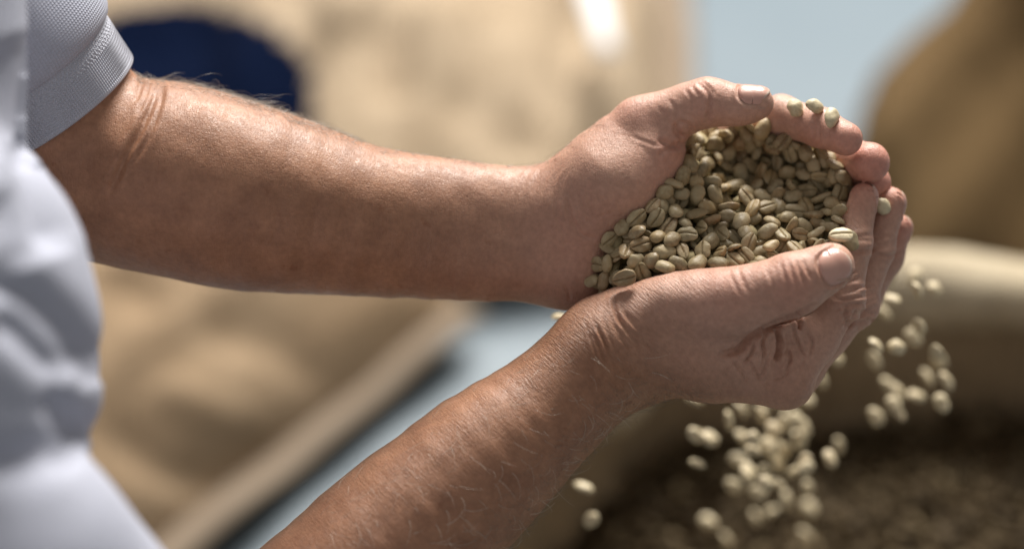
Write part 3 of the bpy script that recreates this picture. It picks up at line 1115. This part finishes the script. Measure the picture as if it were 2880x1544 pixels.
# ------------------------------------------------------------------ polo shirt
T_CH = pts((-990, -320, -140, 138), (-985, 100, -142, 138), (-995, 450, -145, 138), (-980, 750, -150, 138), (-805, 1010, -160, 138), (-890, 1300, -168, 139), (-920, 1800, -170, 140))
R_SL = pts((-400, 1355, -200, 60), (-90, 1640, -185, 59), (190, 1910, -155, 57))


def sdf_shirt(p):
    d = smin(chain(p, T_CH, 3), chain(p, R_SL, 6), 9)
    return d


sv, sq_ = surface_nets([sdf_shirt], (-540, -190, 710), (-40, 260, 1090), 3.0)
sme = mesh('polo_shirt', sv, sq_)
sv = fit(sme, sv, sdf_shirt, 1)
spx = to_px(sv)
sfp = spx[sq_[:, 0]]
ssel = (sfp[:, 0] > -120) & (sfp[:, 1] > -120) & (sfp[:, 1] < 1680)
bpy.data.meshes.remove(sme)
sv, sl_, sc_ = subdivide(sv, sq_, ssel)
sme = mesh_loops('polo_shirt', sv, sl_, sc_)
sv = fit(sme, sv, sdf_shirt, 2)
spx = to_px(sv)
sno = get_no(sme)
sdp = np.zeros(len(sv))
sfr = sno[:, 2] < 0.3
for (L, w, dep, rg) in (([(-60, 770), (60, 815), (130, 866), (215, 965), (262, 1085)], 4.0, 6.5, 0.35), ([(-20, 880), (50, 925), (115, 990), (195, 1062)], 4.2, 6.0, 0.35),
                        ([(110, 1095), (170, 1160), (215, 1205), (245, 1245)], 3.6, 4.5, 0.3), ([(-60, 1310), (60, 1290), (150, 1268), (240, 1275)], 4.5, 4.5, 0.3),
                        ([(70, 380), (88, 450), (104, 520), (140, 640), (158, 720)], 4.2, 7.5, 0.3), 
                        ([(-20, 120), (30, 250), (55, 360), (40, 450)], 9.0, 6.0, 0.2), ([(-40, 560), (20, 640), (60, 760)], 6.0, 4.0, 0.3),):
    furrow(spx, sdp, sfr, L, w * 1.75, dep * 0.95, rg * 0.5)
sdp += 1.3 * wav(sv, 150, 31, 2)
sv = sv + sno * sdp[:, None]
for _ in range(1):
    sme.vertices.foreach_set('co', sv.astype(np.float32).ravel())
    sme.update()
wsv = to_world(sv)
sme.vertices.foreach_set('co', wsv.astype(np.float32).ravel())
at = sme.attributes.new('weave', 'FLOAT_VECTOR', 'POINT')
at.data.foreach_set('vector', np.stack([wsv[:, 1] + wsv[:, 0], 0 * wsv[:, 0], wsv[:, 2]], 1).astype(np.float32).ravel())
sme.update()
shirt = part('polo_shirt', sme, M_SHIRT, body_empty)

HEM = C(148, 316, 25)
SHO = C(-125, -60, -2)
ax = nrm(SHO - HEM)
e1 = nrm(np.cross(ax, np.array([0, 0, 1.0])))
e2 = np.cross(ax, e1)


def tube(name, prof, n, disp_fn, mat):
    th = np.arange(n) / n * 2 * math.pi
    v, wv = [], []
    for (s, r) in prof:
        rr_ = r + disp_fn(th, s)
        ss = s + 1.2 * np.sin(th * 2 + 1) * min(1, s / 20)
        v.append(HEM + ax[None] * np.asarray(ss)[:, None] + rr_[:, None] * (np.cos(th)[:, None] * e1 + np.sin(th)[:, None] * e2))
        wv.append(np.stack([th * 45.0, 0 * th, np.full(n, s)], 1) / 1000)
    v = np.concatenate(v)
    m = len(prof)
    i = np.arange((m - 1) * n)
    b = (i // n) * n + (i % n + 1) % n
    me = mesh(name, to_world(v), np.stack([i, b, b + n, i + n], -1))
    at = me.attributes.new('weave', 'FLOAT_VECTOR', 'POINT')
    at.data.foreach_set('vector', np.concatenate(wv).astype(np.float32).ravel())
    o = link(name, me, mat, shirt)
    return o


def puff(th, s):
    r = 1.1 * np.sin(th * 3 + s * 0.05) + 0.8 * np.sin(th * 5 - s * 0.03 + 1)
    return r * np.clip((s - 24) / 14, 0, 1)


tube('sleeve', [(23.0, 43.6), (23.6, 45.4), (24.6, 46.8), (27, 48.4), (31, 49.6), (38, 50.4)] + [(46 + 6 * k, 50.6 + 0.12 * k) for k in range(19)], 220, puff, M_SHIRT)


def rib(th, s):
    if s < 0.4:
        return np.zeros(len(th))
    k = min(1, max(0, s - 1.6) / 1.5)
    if s < 16.2:
        x = np.abs((th * 214 / (2 * math.pi)) % 1 - 0.5) * 2
        return -0.30 * k * (x < 0.38)
    if s < 22.0:
        return 0.22 * np.sin(th * 120 + (s - 16) * 2.4 * (1 if s < 19.2 else -1)) - 0.1
    return np.zeros(len(th))


tube('sleeve_cuff', [(14, 40.4), (2, 41.2), (0.5, 41.5), (0.0, 42.2), (0.5, 43.0), (1.2, 43.3)] + [(1.8 + 0.7 * k, 43.4 + 0.03 * k) for k in range(29)] + [(22.6, 44.5), (25, 44.0)], 1284, rib, M_CUFF)

# ------------------------------------------------------------------ arm hair
hr = np.random.default_rng(12)


def unit(a):
    return a / (np.linalg.norm(a, axis=-1, keepdims=True) + 1e-9)


def hairs(name, p, n, d, L, mat, rad=0.045, curl=1.0, seg=9):
    m = len(p)
    d = unit(d - n * (d * n).sum(1, keepdims=True) * 0.8)
    side = unit(np.cross(n, d))
    cx = hr.normal(0, 1.0, (m, 1)) * curl
    cz = hr.uniform(0.4, 1.5, (m, 1)) * curl
    t = unit(d * 0.8 + n * hr.uniform(0.25, 0.95, (m, 1)))
    q = p - n * 0.2
    P = [q]
    for k in range(seg):
        up = np.where((t * n).sum(1, keepdims=True) > -0.2, 1.0, -0.5)
        t = unit(t + side * cx * 0.16 - n * cz * 0.13 * up + hr.normal(0, 0.05, (m, 3)))
        q = q + t * (np.asarray(L)[:, None] / seg)
        P.append(q)
    P = np.stack(P, 1)
    T = unit(np.gradient(P, axis=1))
    a = unit(np.cross(T, side[:, None] + 0.01))
    b = np.cross(T, a)
    r = rad * np.linspace(1, 0.35, seg + 1)[None, :, None]
    V = np.stack([P + r * (math.cos(k * 2.0944) * a + math.sin(k * 2.0944) * b) for k in range(3)], 1)      # hair, side, step
    w = seg + 1
    i = np.arange(seg)
    F = np.concatenate([np.stack([k * w + i, (k + 1) % 3 * w + i, (k + 1) % 3 * w + i + 1, k * w + i + 1], 1) for k in range(3)])
    F = (F[None] + (np.arange(m) * 3 * w)[:, None, None]).reshape(-1, 4)
    part(name, mesh(name, to_world(V.reshape(-1, 3)), F), mat, body_empty)


ny, nz = bno[:, 1], bno[:, 2]
fore_F = np.nonzero(~isN & (bpx[:, 0] > 370) & (bpx[:, 0] < 1690) & (bpx[:, 1] < 560) & (bpx[:, 1] > 140) & (ny < -0.55) & (nz > -0.42))[0]
w = np.where(bpx[fore_F, 0] < 950, 2.0, 1.0)
ix = hr.choice(fore_F, 1900, replace=False, p=w / w.sum())
dirF = axF[None] + hr.normal(0, 0.45, (len(ix), 3)) + np.array([0, 0.0, 0.35])
lens = np.where(bpx[ix, 0] < 1000, hr.uniform(8, 20, len(ix)), hr.uniform(5, 12, len(ix)))
hairs('arm_hair', bco2[ix], bno[ix], dirF, lens, M_HAIR, 0.065, 2.2)
fore_N = np.nonzero(isN & (bpx[:, 0] > 750) & (bpx[:, 0] < 2000) & (bpx[:, 1] > 1040) & (bpx[:, 1] < 1600) & (sN < 45) & ((bno @ nrm((0.6, 0.75, -0.1))) > 0.45))[0]
ix = hr.choice(fore_N, 800, replace=False)
dirN = axN[None] * 0.5 + np.array([0.35, 0.45, 0]) + hr.normal(0, 0.5, (len(ix), 3))
hairs('arm_hair', bco2[ix], bno[ix], dirN, hr.uniform(4, 13, len(ix)), M_HAIR, 0.06, 1.0)
front_N = np.nonzero(isN & (bpx[:, 0] > 900) & (bpx[:, 0] < 1900) & (bpx[:, 1] > 1000) & (bpx[:, 1] < 1540) & (nz < -0.35) & (sN < 30))[0]
ix = hr.choice(front_N, 190, replace=False)
dirN = axN[None] * 0.3 + np.array([0.5, 0.7, 0]) + hr.normal(0, 0.3, (len(ix), 3))
hairs('grey_hair', bco2[ix], bno[ix], dirN, hr.uniform(4, 14, len(ix)), M_HAIRW, 0.065, 0.8)

# ------------------------------------------------------------------ coffee beans
def bean_mesh(name, a, b, c, seed, nl=15, ns=30, bend=0.0, flat=0.42, shell=0.0, coarse=False):
    """coffee bean in mm: x long, y across, +z dome, flat face with the centre cut at -z"""
    r = np.random.default_rng(seed)
    lat = np.linspace(0, math.pi, nl + 2)[1:-1]
    s = np.linspace(0, 1, ns, endpoint=False)
    lon = 2 * math.pi * s + (0.0 if coarse else 0.62 * np.sin(2 * math.pi * s))      # crowd the segments round the flat face
    lon = lon + math.pi / 2                                            # s = 0.5 lands on -z
    v = [(-a, 0, 0)]
    x = -a * np.cos(lat)
    for xi, la in zip(x, lat):
        rad = math.sin(la) ** 0.86
        for lo in lon:
            v.append((xi, b * rad * math.cos(lo), c * rad * math.sin(lo)))
    v.append((a, 0, 0))
    v = np.array(v)
    tap = 1 + r.uniform(-0.10, 0.10) * v[:, 0] / a
    v[:, 1] *= tap
    neg = v[:, 2] < 0
    v[neg, 2] *= flat
    ph = r.uniform(0, 6.3)
    amp = r.uniform(0.05, 0.16) * b
    y0 = amp * np.sin(v[:, 0] / a * 2.1 + ph)
    g = np.exp(-((v[:, 1] - y0) / (0.085 * b)) ** 2) * (v[:, 2] < 0.05 * c) * np.clip((1.0 - np.abs(v[:, 0] / a)) * 5, 0, 1)
    lips = np.exp(-((np.abs(v[:, 1] - y0) - 0.34 * b) / (0.22 * b)) ** 2) * neg * np.clip((0.95 - np.abs(v[:, 0] / a)) * 4, 0, 1)
    v[:, 2] += g * 0.40 * c - lips * 0.035 * c
    v[:, 2] += bend * (v[:, 0] / a) ** 2 * c
    if shell:
        v[:, 2] = np.where(v[:, 2] < 0, v[:, 2] + shell * c * np.clip(1 - (v[:, 0] / a) ** 2 - (v[:, 1] / b) ** 2, 0, 1), v[:, 2])
    nn = v / np.linalg.norm(v, axis=1, keepdims=True)
    v = v * (1 + 0.06 * wav(nn, 1.5, seed, 2)[:, None])
    f = []
    for j in range(ns):
        f.append((0, 1 + (j + 1) % ns, 1 + j))
    for i in range(nl - 1):
        for j in range(ns):
            p, q = 1 + i * ns + j, 1 + i * ns + (j + 1) % ns
            f.append((p, q, q + ns, p + ns))
    last = len(v) - 1
    for j in range(ns):
        f.append((last, last - ns + j, last - ns + (j + 1) % ns))
    me = mesh(name, v / 1000, f)
    if me.polygons and me.polygons[ns + 1].normal.dot(me.polygons[ns + 1].center) < 0:
        me.flip_normals()
    at = me.attributes.new('groove', 'FLOAT', 'POINT')
    at.data.foreach_set('value', g.astype(np.float32))
    me.materials.append(M_BEAN)
    me.polygons.foreach_set('use_smooth', np.ones(len(me.polygons), dtype=bool))
    return me


BSCALE = 0.99
BSPEC = [(5.0, 3.55, 2.75, 0, 0), (4.75, 3.4, 2.6, 0, 0), (5.2, 3.5, 2.7, 0.05, 0), (4.5, 3.6, 2.9, 0, 0), (4.85, 3.3, 2.65, -0.06, 0),
         (4.3, 3.3, 2.7, 0, 0), (5.4, 3.7, 2.9, 0, 0), (4.4, 2.9, 2.3, 0.35, 0.3), (4.1, 3.2, 2.2, 0.2, 0.25), (4.6, 3.5, 2.8, 0, 0)]
BSPEC = [(a * BSCALE, b * BSCALE, c * BSCALE, d, e) for a, b, c, d, e in BSPEC]
BEANS = [bean_mesh('coffee_bean', a, b, c, 100 + i, bend=bd, shell=sh) for i, (a, b, c, bd, sh) in enumerate(BSPEC)]
BHALF = np.array([(a, b, c * 0.75) for (a, b, c, _, _) in BSPEC])


def rot_from(n, yaw):
    """camera-space rotation whose third column is n, turned by yaw about it"""
    n = nrm(n)
    t = np.array([1.0, 0, 0]) if abs(n[0]) < 0.9 else np.array([0, 1.0, 0])
    x = nrm(np.cross(t, n))
    y = np.cross(n, x)
    X = x * math.cos(yaw) + y * math.sin(yaw)
    return np.stack([X, np.cross(n, X), n], 1)


LIT_BEANS = []  # bean copies with the light painted into their colour
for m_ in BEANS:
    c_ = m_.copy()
    c_.materials[0] = M_BEAN_LIT
    LIT_BEANS.append(c_)


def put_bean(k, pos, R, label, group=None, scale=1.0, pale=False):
    o = bpy.data.objects.new('coffee_bean', (LIT_BEANS if pale else BEANS)[k])
    COL.objects.link(o)
    Rw = BASIS @ R
    if np.linalg.det(Rw) < 0:
        Rw = Rw * np.array([1, -1, 1])
    m = Matrix(np.vstack([np.hstack([Rw * scale, to_world(pos)[:, None]]), [0, 0, 0, 1]]).tolist())
    o.matrix_world = m
    return tag(o, label, 'coffee bean', group)


HP = np.array([(1640, 855, 24), (1690, 700, 7), (1660, 760, 12), (1760, 610, 5), (1850, 530, 10), (1930, 470, 16), (1945, 400, 29), (2050, 368, 32), (2150, 338, 24), (2210, 330, 18), (2280, 412, 24),
               (2350, 480, 18), (2385, 560, 18), (2400, 650, 4), (2330, 690, -4), (2200, 730, -12), (2000, 750, -12), (1850, 770, -10), (1740, 810, -2), (2000, 620, 6), (2150, 610, 8),
               (2150, 480, 34), (2020, 490, 30), (2260, 540, 22), (1860, 650, -3), (1770, 720, -6), (2280, 630, 6), (2100, 420, 38)], float)
A_ = np.linalg.norm(HP[:, None, :2] - HP[None, :, :2], axis=2)
RBF = np.linalg.solve(A_ + np.eye(len(HP)) * 12, HP[:, 2] - 10)


def heap(px):
    return 10 + np.linalg.norm(px[:, None, :] - HP[None, :, :2], axis=2) @ RBF


HPOLY = [(1926, 398), (1925, 465), (1895, 500), (1830, 535), (1750, 612), (1700, 670), (1668, 745), (1645, 815), (1690, 840), (1740, 800), (1800, 790), (1900, 775), (2000, 768), (2120, 765), (2200, 740), (2300, 705),
         (2395, 690), (2400, 600), (2385, 540), (2372, 470), (2330, 432), (2260, 405), (2190, 345), (2130, 345), (2050, 366), (1990, 372)]
br = np.random.default_rng(21)
Pn, Kn, Rn, Ly = [], [], [], []
for layer, (off, mind, tries) in enumerate(((0, 6.2, 10000), (5.2, 6.2, 8000), (10.0, 6.1, 5000), (15.0, 6.2, 4000))):
    first = len(Pn)
    cand = np.stack([br.uniform(1630, 2410, tries), br.uniform(330, 860, tries)], 1)
    cand = cand[inside(HPOLY, cand)]
    hz = heap(cand)
    h1, h2 = heap(cand + (12, 0)), heap(cand + (0, 12))
    for q, z, z1, z2 in zip(cand, hz, h1, h2):
        p = C(q[0], q[1], z + off + br.uniform(-1, 1))
        if len(Pn) > first and (np.linalg.norm(np.array(Pn[first:]) - p, axis=1) < mind).any():
            continue
        tx = C(q[0] + 12, q[1], z1) - C(q[0], q[1], z)
        ty = C(q[0], q[1] + 12, z2) - C(q[0], q[1], z)
        n = nrm(np.cross(ty, tx))
        if n[2] > 0:
            n = -n
        n = nrm(n + br.normal(0, 0.45, 3))
        if br.uniform() < 0.40:
            n = -n
        Pn.append(p)
        Kn.append(br.integers(0, len(BSPEC)))
        Rn.append(rot_from(n, br.uniform(0, 6.28)))
        Ly.append(layer)
Pn, Kn, Rn, Ly = np.array(Pn), np.array(Kn), np.array(Rn), np.array(Ly)
half = BHALF[Kn]
P0 = Pn.copy()
for it in range(70):
    dv = Pn[:, None] - Pn[None]
    dist = np.linalg.norm(dv, axis=2) + 1e-6
    I, J = np.nonzero((dist < 10.5) & (np.arange(len(Pn))[:, None] < np.arange(len(Pn))[None]))
    u = dv[I, J] / dist[I, J][:, None]

    def sup(ix):
        loc = np.einsum('nij,ni->nj', Rn[ix], u)
        return 1 / np.sqrt(((loc / half[ix]) ** 2).sum(1))
    ov = np.maximum(sup(I) + sup(J) - 0.25 - dist[I, J], 0)
    mv = np.zeros_like(Pn)
    np.add.at(mv, I, u * ov[:, None] * 0.28)
    np.add.at(mv, J, -u * ov[:, None] * 0.28)
    Pn = Pn + np.clip(mv, -1.2, 1.2) + (P0 - Pn) * 0.03
    if it % 10 == 9:
        s = ev(sdf_body, Pn)
        bad = s < 2.6
        if bad.any():
            Pn[bad] += grad(sdf_body, Pn[bad]) * (2.6 - s[bad])[:, None]
s = ev(sdf_body, Pn)
bpx_ = to_px(Pn)
ok = (s > 0.5)
# which beans show: splat points of every bean into a small depth buffer
gx, gy = 300, 220
zb = np.full(gx * gy, 1e9)
own = np.full(gx * gy, -1)
sph = br.normal(size=(220, 3))
sph /= np.linalg.norm(sph, axis=1, keepdims=True)
for i in np.nonzero(ok)[0]:
    q = Pn[i] + (sph * half[i]) @ Rn[i].T
    pp = to_px(q)
    cx = np.clip(((pp[:, 0] - 1600) / 2.9).astype(int), 0, gx - 1)
    cy = np.clip(((pp[:, 1] - 300) / 2.9).astype(int), 0, gy - 1)
    k = cx * gy + cy
    for kk, zz in zip(k, q[:, 2]):
        if zz < zb[kk]:
            zb[kk] = zz
            own[kk] = i
seen = np.bincount(own[own >= 0], minlength=len(Pn))
order = np.argsort(-seen)
order = [i for i in order if ok[i] and seen[i] > 14][:218]
rest = [i for i in np.nonzero(ok)[0] if i not in set(order)]
ZONES = [((1700, 760), 'at the tail of the heap between the wrists'), ((1790, 640), 'at the left of the heap, against the far palm'), ((1950, 700), 'along the base of the near thumb'),
         ((2200, 690), 'along the tip half of the near thumb'), ((2340, 600), 'against the raised near index finger'), ((2000, 420), 'tucked under the far thumb'), ((2180, 380), 'under the far index finger'),
         ((2310, 480), 'in front of the far fingertips'), ((2000, 560), 'in the middle of the heap, left half'), ((2180, 560), 'in the middle of the heap, right half')]
ZC = np.array([z[0] for z in ZONES], float)
for i in order:
    zi = int(np.argmin(np.linalg.norm(ZC - to_px(Pn[i]), axis=1)))
    fz = Rn[i][2, 2]                      # dome axis along the view: negative shows the rounded back
    look = 'round backed green coffee bean' if fz < -0.35 else ('green coffee bean showing its cut' if fz > 0.35 else 'green coffee bean seen edge on')
    if BSPEC[Kn[i]][4] > 0:
        look = 'shrivelled hollow green coffee bean'
    put_bean(Kn[i], Pn[i], Rn[i], look + ' ' + ZONES[zi][1], 'green coffee beans heaped in the cupped hands')


def bean_pile(name, items, mat_name, label, low=True):
    """many beans as one mesh (positions in camera mm)"""
    src = bean_mesh('src', 4.8, 3.45, 2.7, 77, 6, 10, coarse=True)
    sv_ = get_co(src) * 1000
    fs = [tuple(p.vertices) for p in src.polygons]
    V, F, RN = [], [], []
    nv = len(sv_)
    for j, (p, R) in enumerate(items):
        V.append(p + sv_ @ R.T)
        RN.append(np.full(nv, (j * 0.61803) % 1.0))
    tri = np.array([f for f in fs if len(f) == 3])
    quad = np.array([f for f in fs if len(f) == 4])
    off = np.arange(len(items)) * nv
    T = (tri[None] + off[:, None, None]).reshape(-1, 3)
    Q = (quad[None] + off[:, None, None]).reshape(-1, 4)
    loops = np.concatenate([Q.ravel(), T.ravel()])
    cnt = np.concatenate([np.full(len(Q), 4), np.full(len(T), 3)])
    me = mesh_loops(name, to_world(np.concatenate(V)), loops, cnt)
    bpy.data.meshes.remove(src)
    at = me.attributes.new('rnd', 'FLOAT', 'POINT')
    at.data.foreach_set('value', np.concatenate(RN).astype(np.float32))
    return tag(link(name, me, mat_name), label, 'coffee beans', kind='stuff')


def mat_pile(name, stops):
    k = NT(name)
    base = k.ramp(k.attr('rnd').outputs['Fac'], stops)
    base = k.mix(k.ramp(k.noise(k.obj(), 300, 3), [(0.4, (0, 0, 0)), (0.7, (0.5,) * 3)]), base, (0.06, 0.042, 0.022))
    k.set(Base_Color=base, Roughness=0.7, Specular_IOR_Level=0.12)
    return k.m


M_UNDER = mat_pile('green_coffee_under', [(0.0, (0.36, 0.29, 0.15)), (0.5, (0.40, 0.33, 0.185)), (1.0, (0.33, 0.26, 0.135))])
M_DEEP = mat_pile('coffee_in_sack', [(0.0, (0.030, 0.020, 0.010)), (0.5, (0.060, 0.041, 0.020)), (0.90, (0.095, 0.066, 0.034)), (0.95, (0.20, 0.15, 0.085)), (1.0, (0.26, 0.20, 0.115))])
bean_pile('coffee_beans_beneath', [(Pn[i], Rn[i]) for i in rest], M_UNDER, 'green coffee beans underneath the heap in the hands')

# beans standing out from the heap: on fingers, thumb, at the wrist
def rest_on(px, py, clear, fn=sdf_body):
    o = np.array([C(px, py, -120)])
    d = nrm(o[0])[None]
    t = trace(fn, o, d, 60, clear, 260)
    return o[0] + d[0] * t[0]


LONE = [((2236, 305), 2.3, 3, (0.2, -0.3, -0.9), 0.4, 'pale round coffee bean on the far index finger, nearest the thumb tip'),
        ((2291, 300), 2.4, 5, (0.3, -0.5, -0.8), 1.2, 'pale coffee bean on the far index finger, middle of the three resting there'),
        ((2338, 331), 2.3, 0, (0.5, -0.3, -0.8), 2.7, 'pale coffee bean on the far index finger, nearest the fingertip'),
        ((2482, 580), 2.2, 5, (0.2, 0.1, -0.95), 0.7, 'pale round coffee bean resting on the pad of the near middle finger'),
        ((2368, 662), 3.6, 6, (-0.1, 0.6, 0.7), 1.35, 'coffee bean with open cut resting on the near thumb above its nail'),
        ((1756, 783), 3.0, 6, (0.15, -0.35, 0.9), 1.20, 'large coffee bean with dark cut facing out at the base of the near thumb')]
for (q, clear, k, n, yaw, lab) in LONE:
    p = rest_on(q[0], q[1], clear)
    if p[2] > D0 * 1000 + 90:
        p = C(q[0], q[1], 8)
    if q == (2368, 662):
        p = C(2366, 660, -20)
    if q == (1756, 783):
        p = C(1756, 783, -17)
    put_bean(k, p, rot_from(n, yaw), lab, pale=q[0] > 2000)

FALL_C = [(845, 235, 20), (1020, 340, 80), (1090, 280, 60), (1190, 310, 60), (1300, 270, 20), (1260, 385, 50), (1090, 430, 40), (1155, 470, 70), (1230, 480, 70), (1320, 490, 80), (1320, 350, 80), (1380, 330, 60),
          (1420, 380, 70), (1390, 430, 50), (1080, 545, 20), (1120, 630, 60), (1215, 610, 70), (1215, 670, 40), (1280, 680, 30), (1380, 610, -30), (1430, 590, -40), (1050, 680, 20)]
FALL_L = [(850, 415, 40, 'falling coffee bean left of the cascade, upper left one of a pair'), (910, 440, 60, 'falling coffee bean left of the cascade, lower right one of a pair'),
          (860, 570, 20, 'lone falling coffee bean under the pair left of the cascade'), (265, 695, 20, 'pale falling coffee bean beside the near forearm, the upper of two'),
          (305, 860, -40, 'pale falling coffee bean beside the near forearm, the lower of two')]
FALL_R = [(1590, 20, 20), (1505, 125, 65), (1430, 235, 10), (1600, 470, 70), (1555, 540, 70), (1790, 30, 60), (1860, 155, 40), (1915, 195, 60), (1895, 260, 60), (1915, 305, 50), (1800, 320, 60), (2010, 215, 15),
          (2130, 25, 60), (2065, 120, 60), (2165, 135, 55), (2145, 250, 60)]
FALL_U = [(2500, 771, 60), (2573, 782, -70), (2577, 818, 70), (2627, 815, 55), (2508, 844, 15), (2482, 880, 50), (2584, 920, 65), (2569, 949, 45), (2461, 974, 55), (2522, 978, 20), (2634, 992, 60)]
FALL_D = [(1010, 970), (920, 870), (1430, 940), (1450, 800), (1160, 850), (1250, 820)]
fr = np.random.default_rng(5)


DROP = {}


def falling(px, py, deg, dz, label, group):
    a = math.radians(deg)
    X = nrm([math.cos(a), math.sin(a), fr.normal(0, 0.35)])
    n = nrm(np.cross(X, np.cross((np.array([0, -0.3, -0.9]) if fr.uniform() < 0.4 else np.array([0.5, -0.9, -0.15])) + fr.normal(0, 0.35, 3), X)))
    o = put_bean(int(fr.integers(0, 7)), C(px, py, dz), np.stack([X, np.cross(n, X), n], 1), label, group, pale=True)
    if group:
        DROP.setdefault(group, []).append((px, py, o))


R5 = lambda x, y: (1500 + x * 0.5357, 1000 + y * 0.5357)
for (x, y, a) in FALL_C:
    falling(*R5(x, y), a, fr.uniform(130, 210), 'coffee bean falling in the dense cascade under the knuckles of the near hand', 'coffee beans falling in the cascade under the near hand')
for k in range(14):
    falling(*R5(fr.normal(1215, 120), fr.uniform(250, 760)), fr.uniform(20, 110), fr.uniform(130, 230), 'coffee bean falling in the dense cascade under the knuckles of the near hand', 'coffee beans falling in the cascade under the near hand')
for (x, y, a, lab) in FALL_L:
    falling(*R5(x, y), a, 130, lab, None)
for (x, y, a) in FALL_R:
    falling(*R5(x, y), a, fr.uniform(135, 215), 'coffee bean falling to the right of the near hand, inside the open sack', 'coffee beans falling right of the near hand')
for (x, y, a) in FALL_U:
    falling(x, y, a, fr.uniform(90, 170), 'coffee bean falling in front of the pale sack rim beside the near fingers', 'coffee beans falling in front of the sack rim')
for (x, y) in FALL_D:
    falling(*R5(x, y), fr.uniform(0, 180), fr.uniform(230, 300), 'blurred coffee bean falling low over the dark beans in the open sack', 'coffee beans falling low inside the open sack')
falling(1628, 845, 85, 35, 'coffee bean slipping down between the two wrists', None)
falling(1580, 898, 10, 70, 'dark coffee bean dropping above the near forearm, between the wrists', None)

# tell the falling beans apart by their place in each group
for grp, lst in DROP.items():
    base = {'cascade': 'in the cascade under the near hand', 'right': 'right of the near hand', 'front': 'in front of the sack rim', 'low': 'low over the sack beans'}[
        [w for w in ('cascade', 'right', 'front', 'low') if w in grp][0]]
    left = list(lst)
    for word, fn in (('topmost', lambda e: e[1]), ('lowest', lambda e: -e[1]), ('leftmost', lambda e: e[0]), ('rightmost', lambda e: -e[0])):
        e = min(left, key=fn)
        left.remove(e)
        e[2]['label'] = word + ' of the coffee beans falling ' + base
    if left:
        mx, my = np.median([e[0] for e in left]), np.median([e[1] for e in left])
        for e in left:
            e[2]['label'] = 'blurred coffee bean falling ' + base + ', ' + ('upper' if e[1] < my else 'lower') + ' ' + ('left' if e[0] < mx else 'right') + ' of its group'

# beans filling the open sack
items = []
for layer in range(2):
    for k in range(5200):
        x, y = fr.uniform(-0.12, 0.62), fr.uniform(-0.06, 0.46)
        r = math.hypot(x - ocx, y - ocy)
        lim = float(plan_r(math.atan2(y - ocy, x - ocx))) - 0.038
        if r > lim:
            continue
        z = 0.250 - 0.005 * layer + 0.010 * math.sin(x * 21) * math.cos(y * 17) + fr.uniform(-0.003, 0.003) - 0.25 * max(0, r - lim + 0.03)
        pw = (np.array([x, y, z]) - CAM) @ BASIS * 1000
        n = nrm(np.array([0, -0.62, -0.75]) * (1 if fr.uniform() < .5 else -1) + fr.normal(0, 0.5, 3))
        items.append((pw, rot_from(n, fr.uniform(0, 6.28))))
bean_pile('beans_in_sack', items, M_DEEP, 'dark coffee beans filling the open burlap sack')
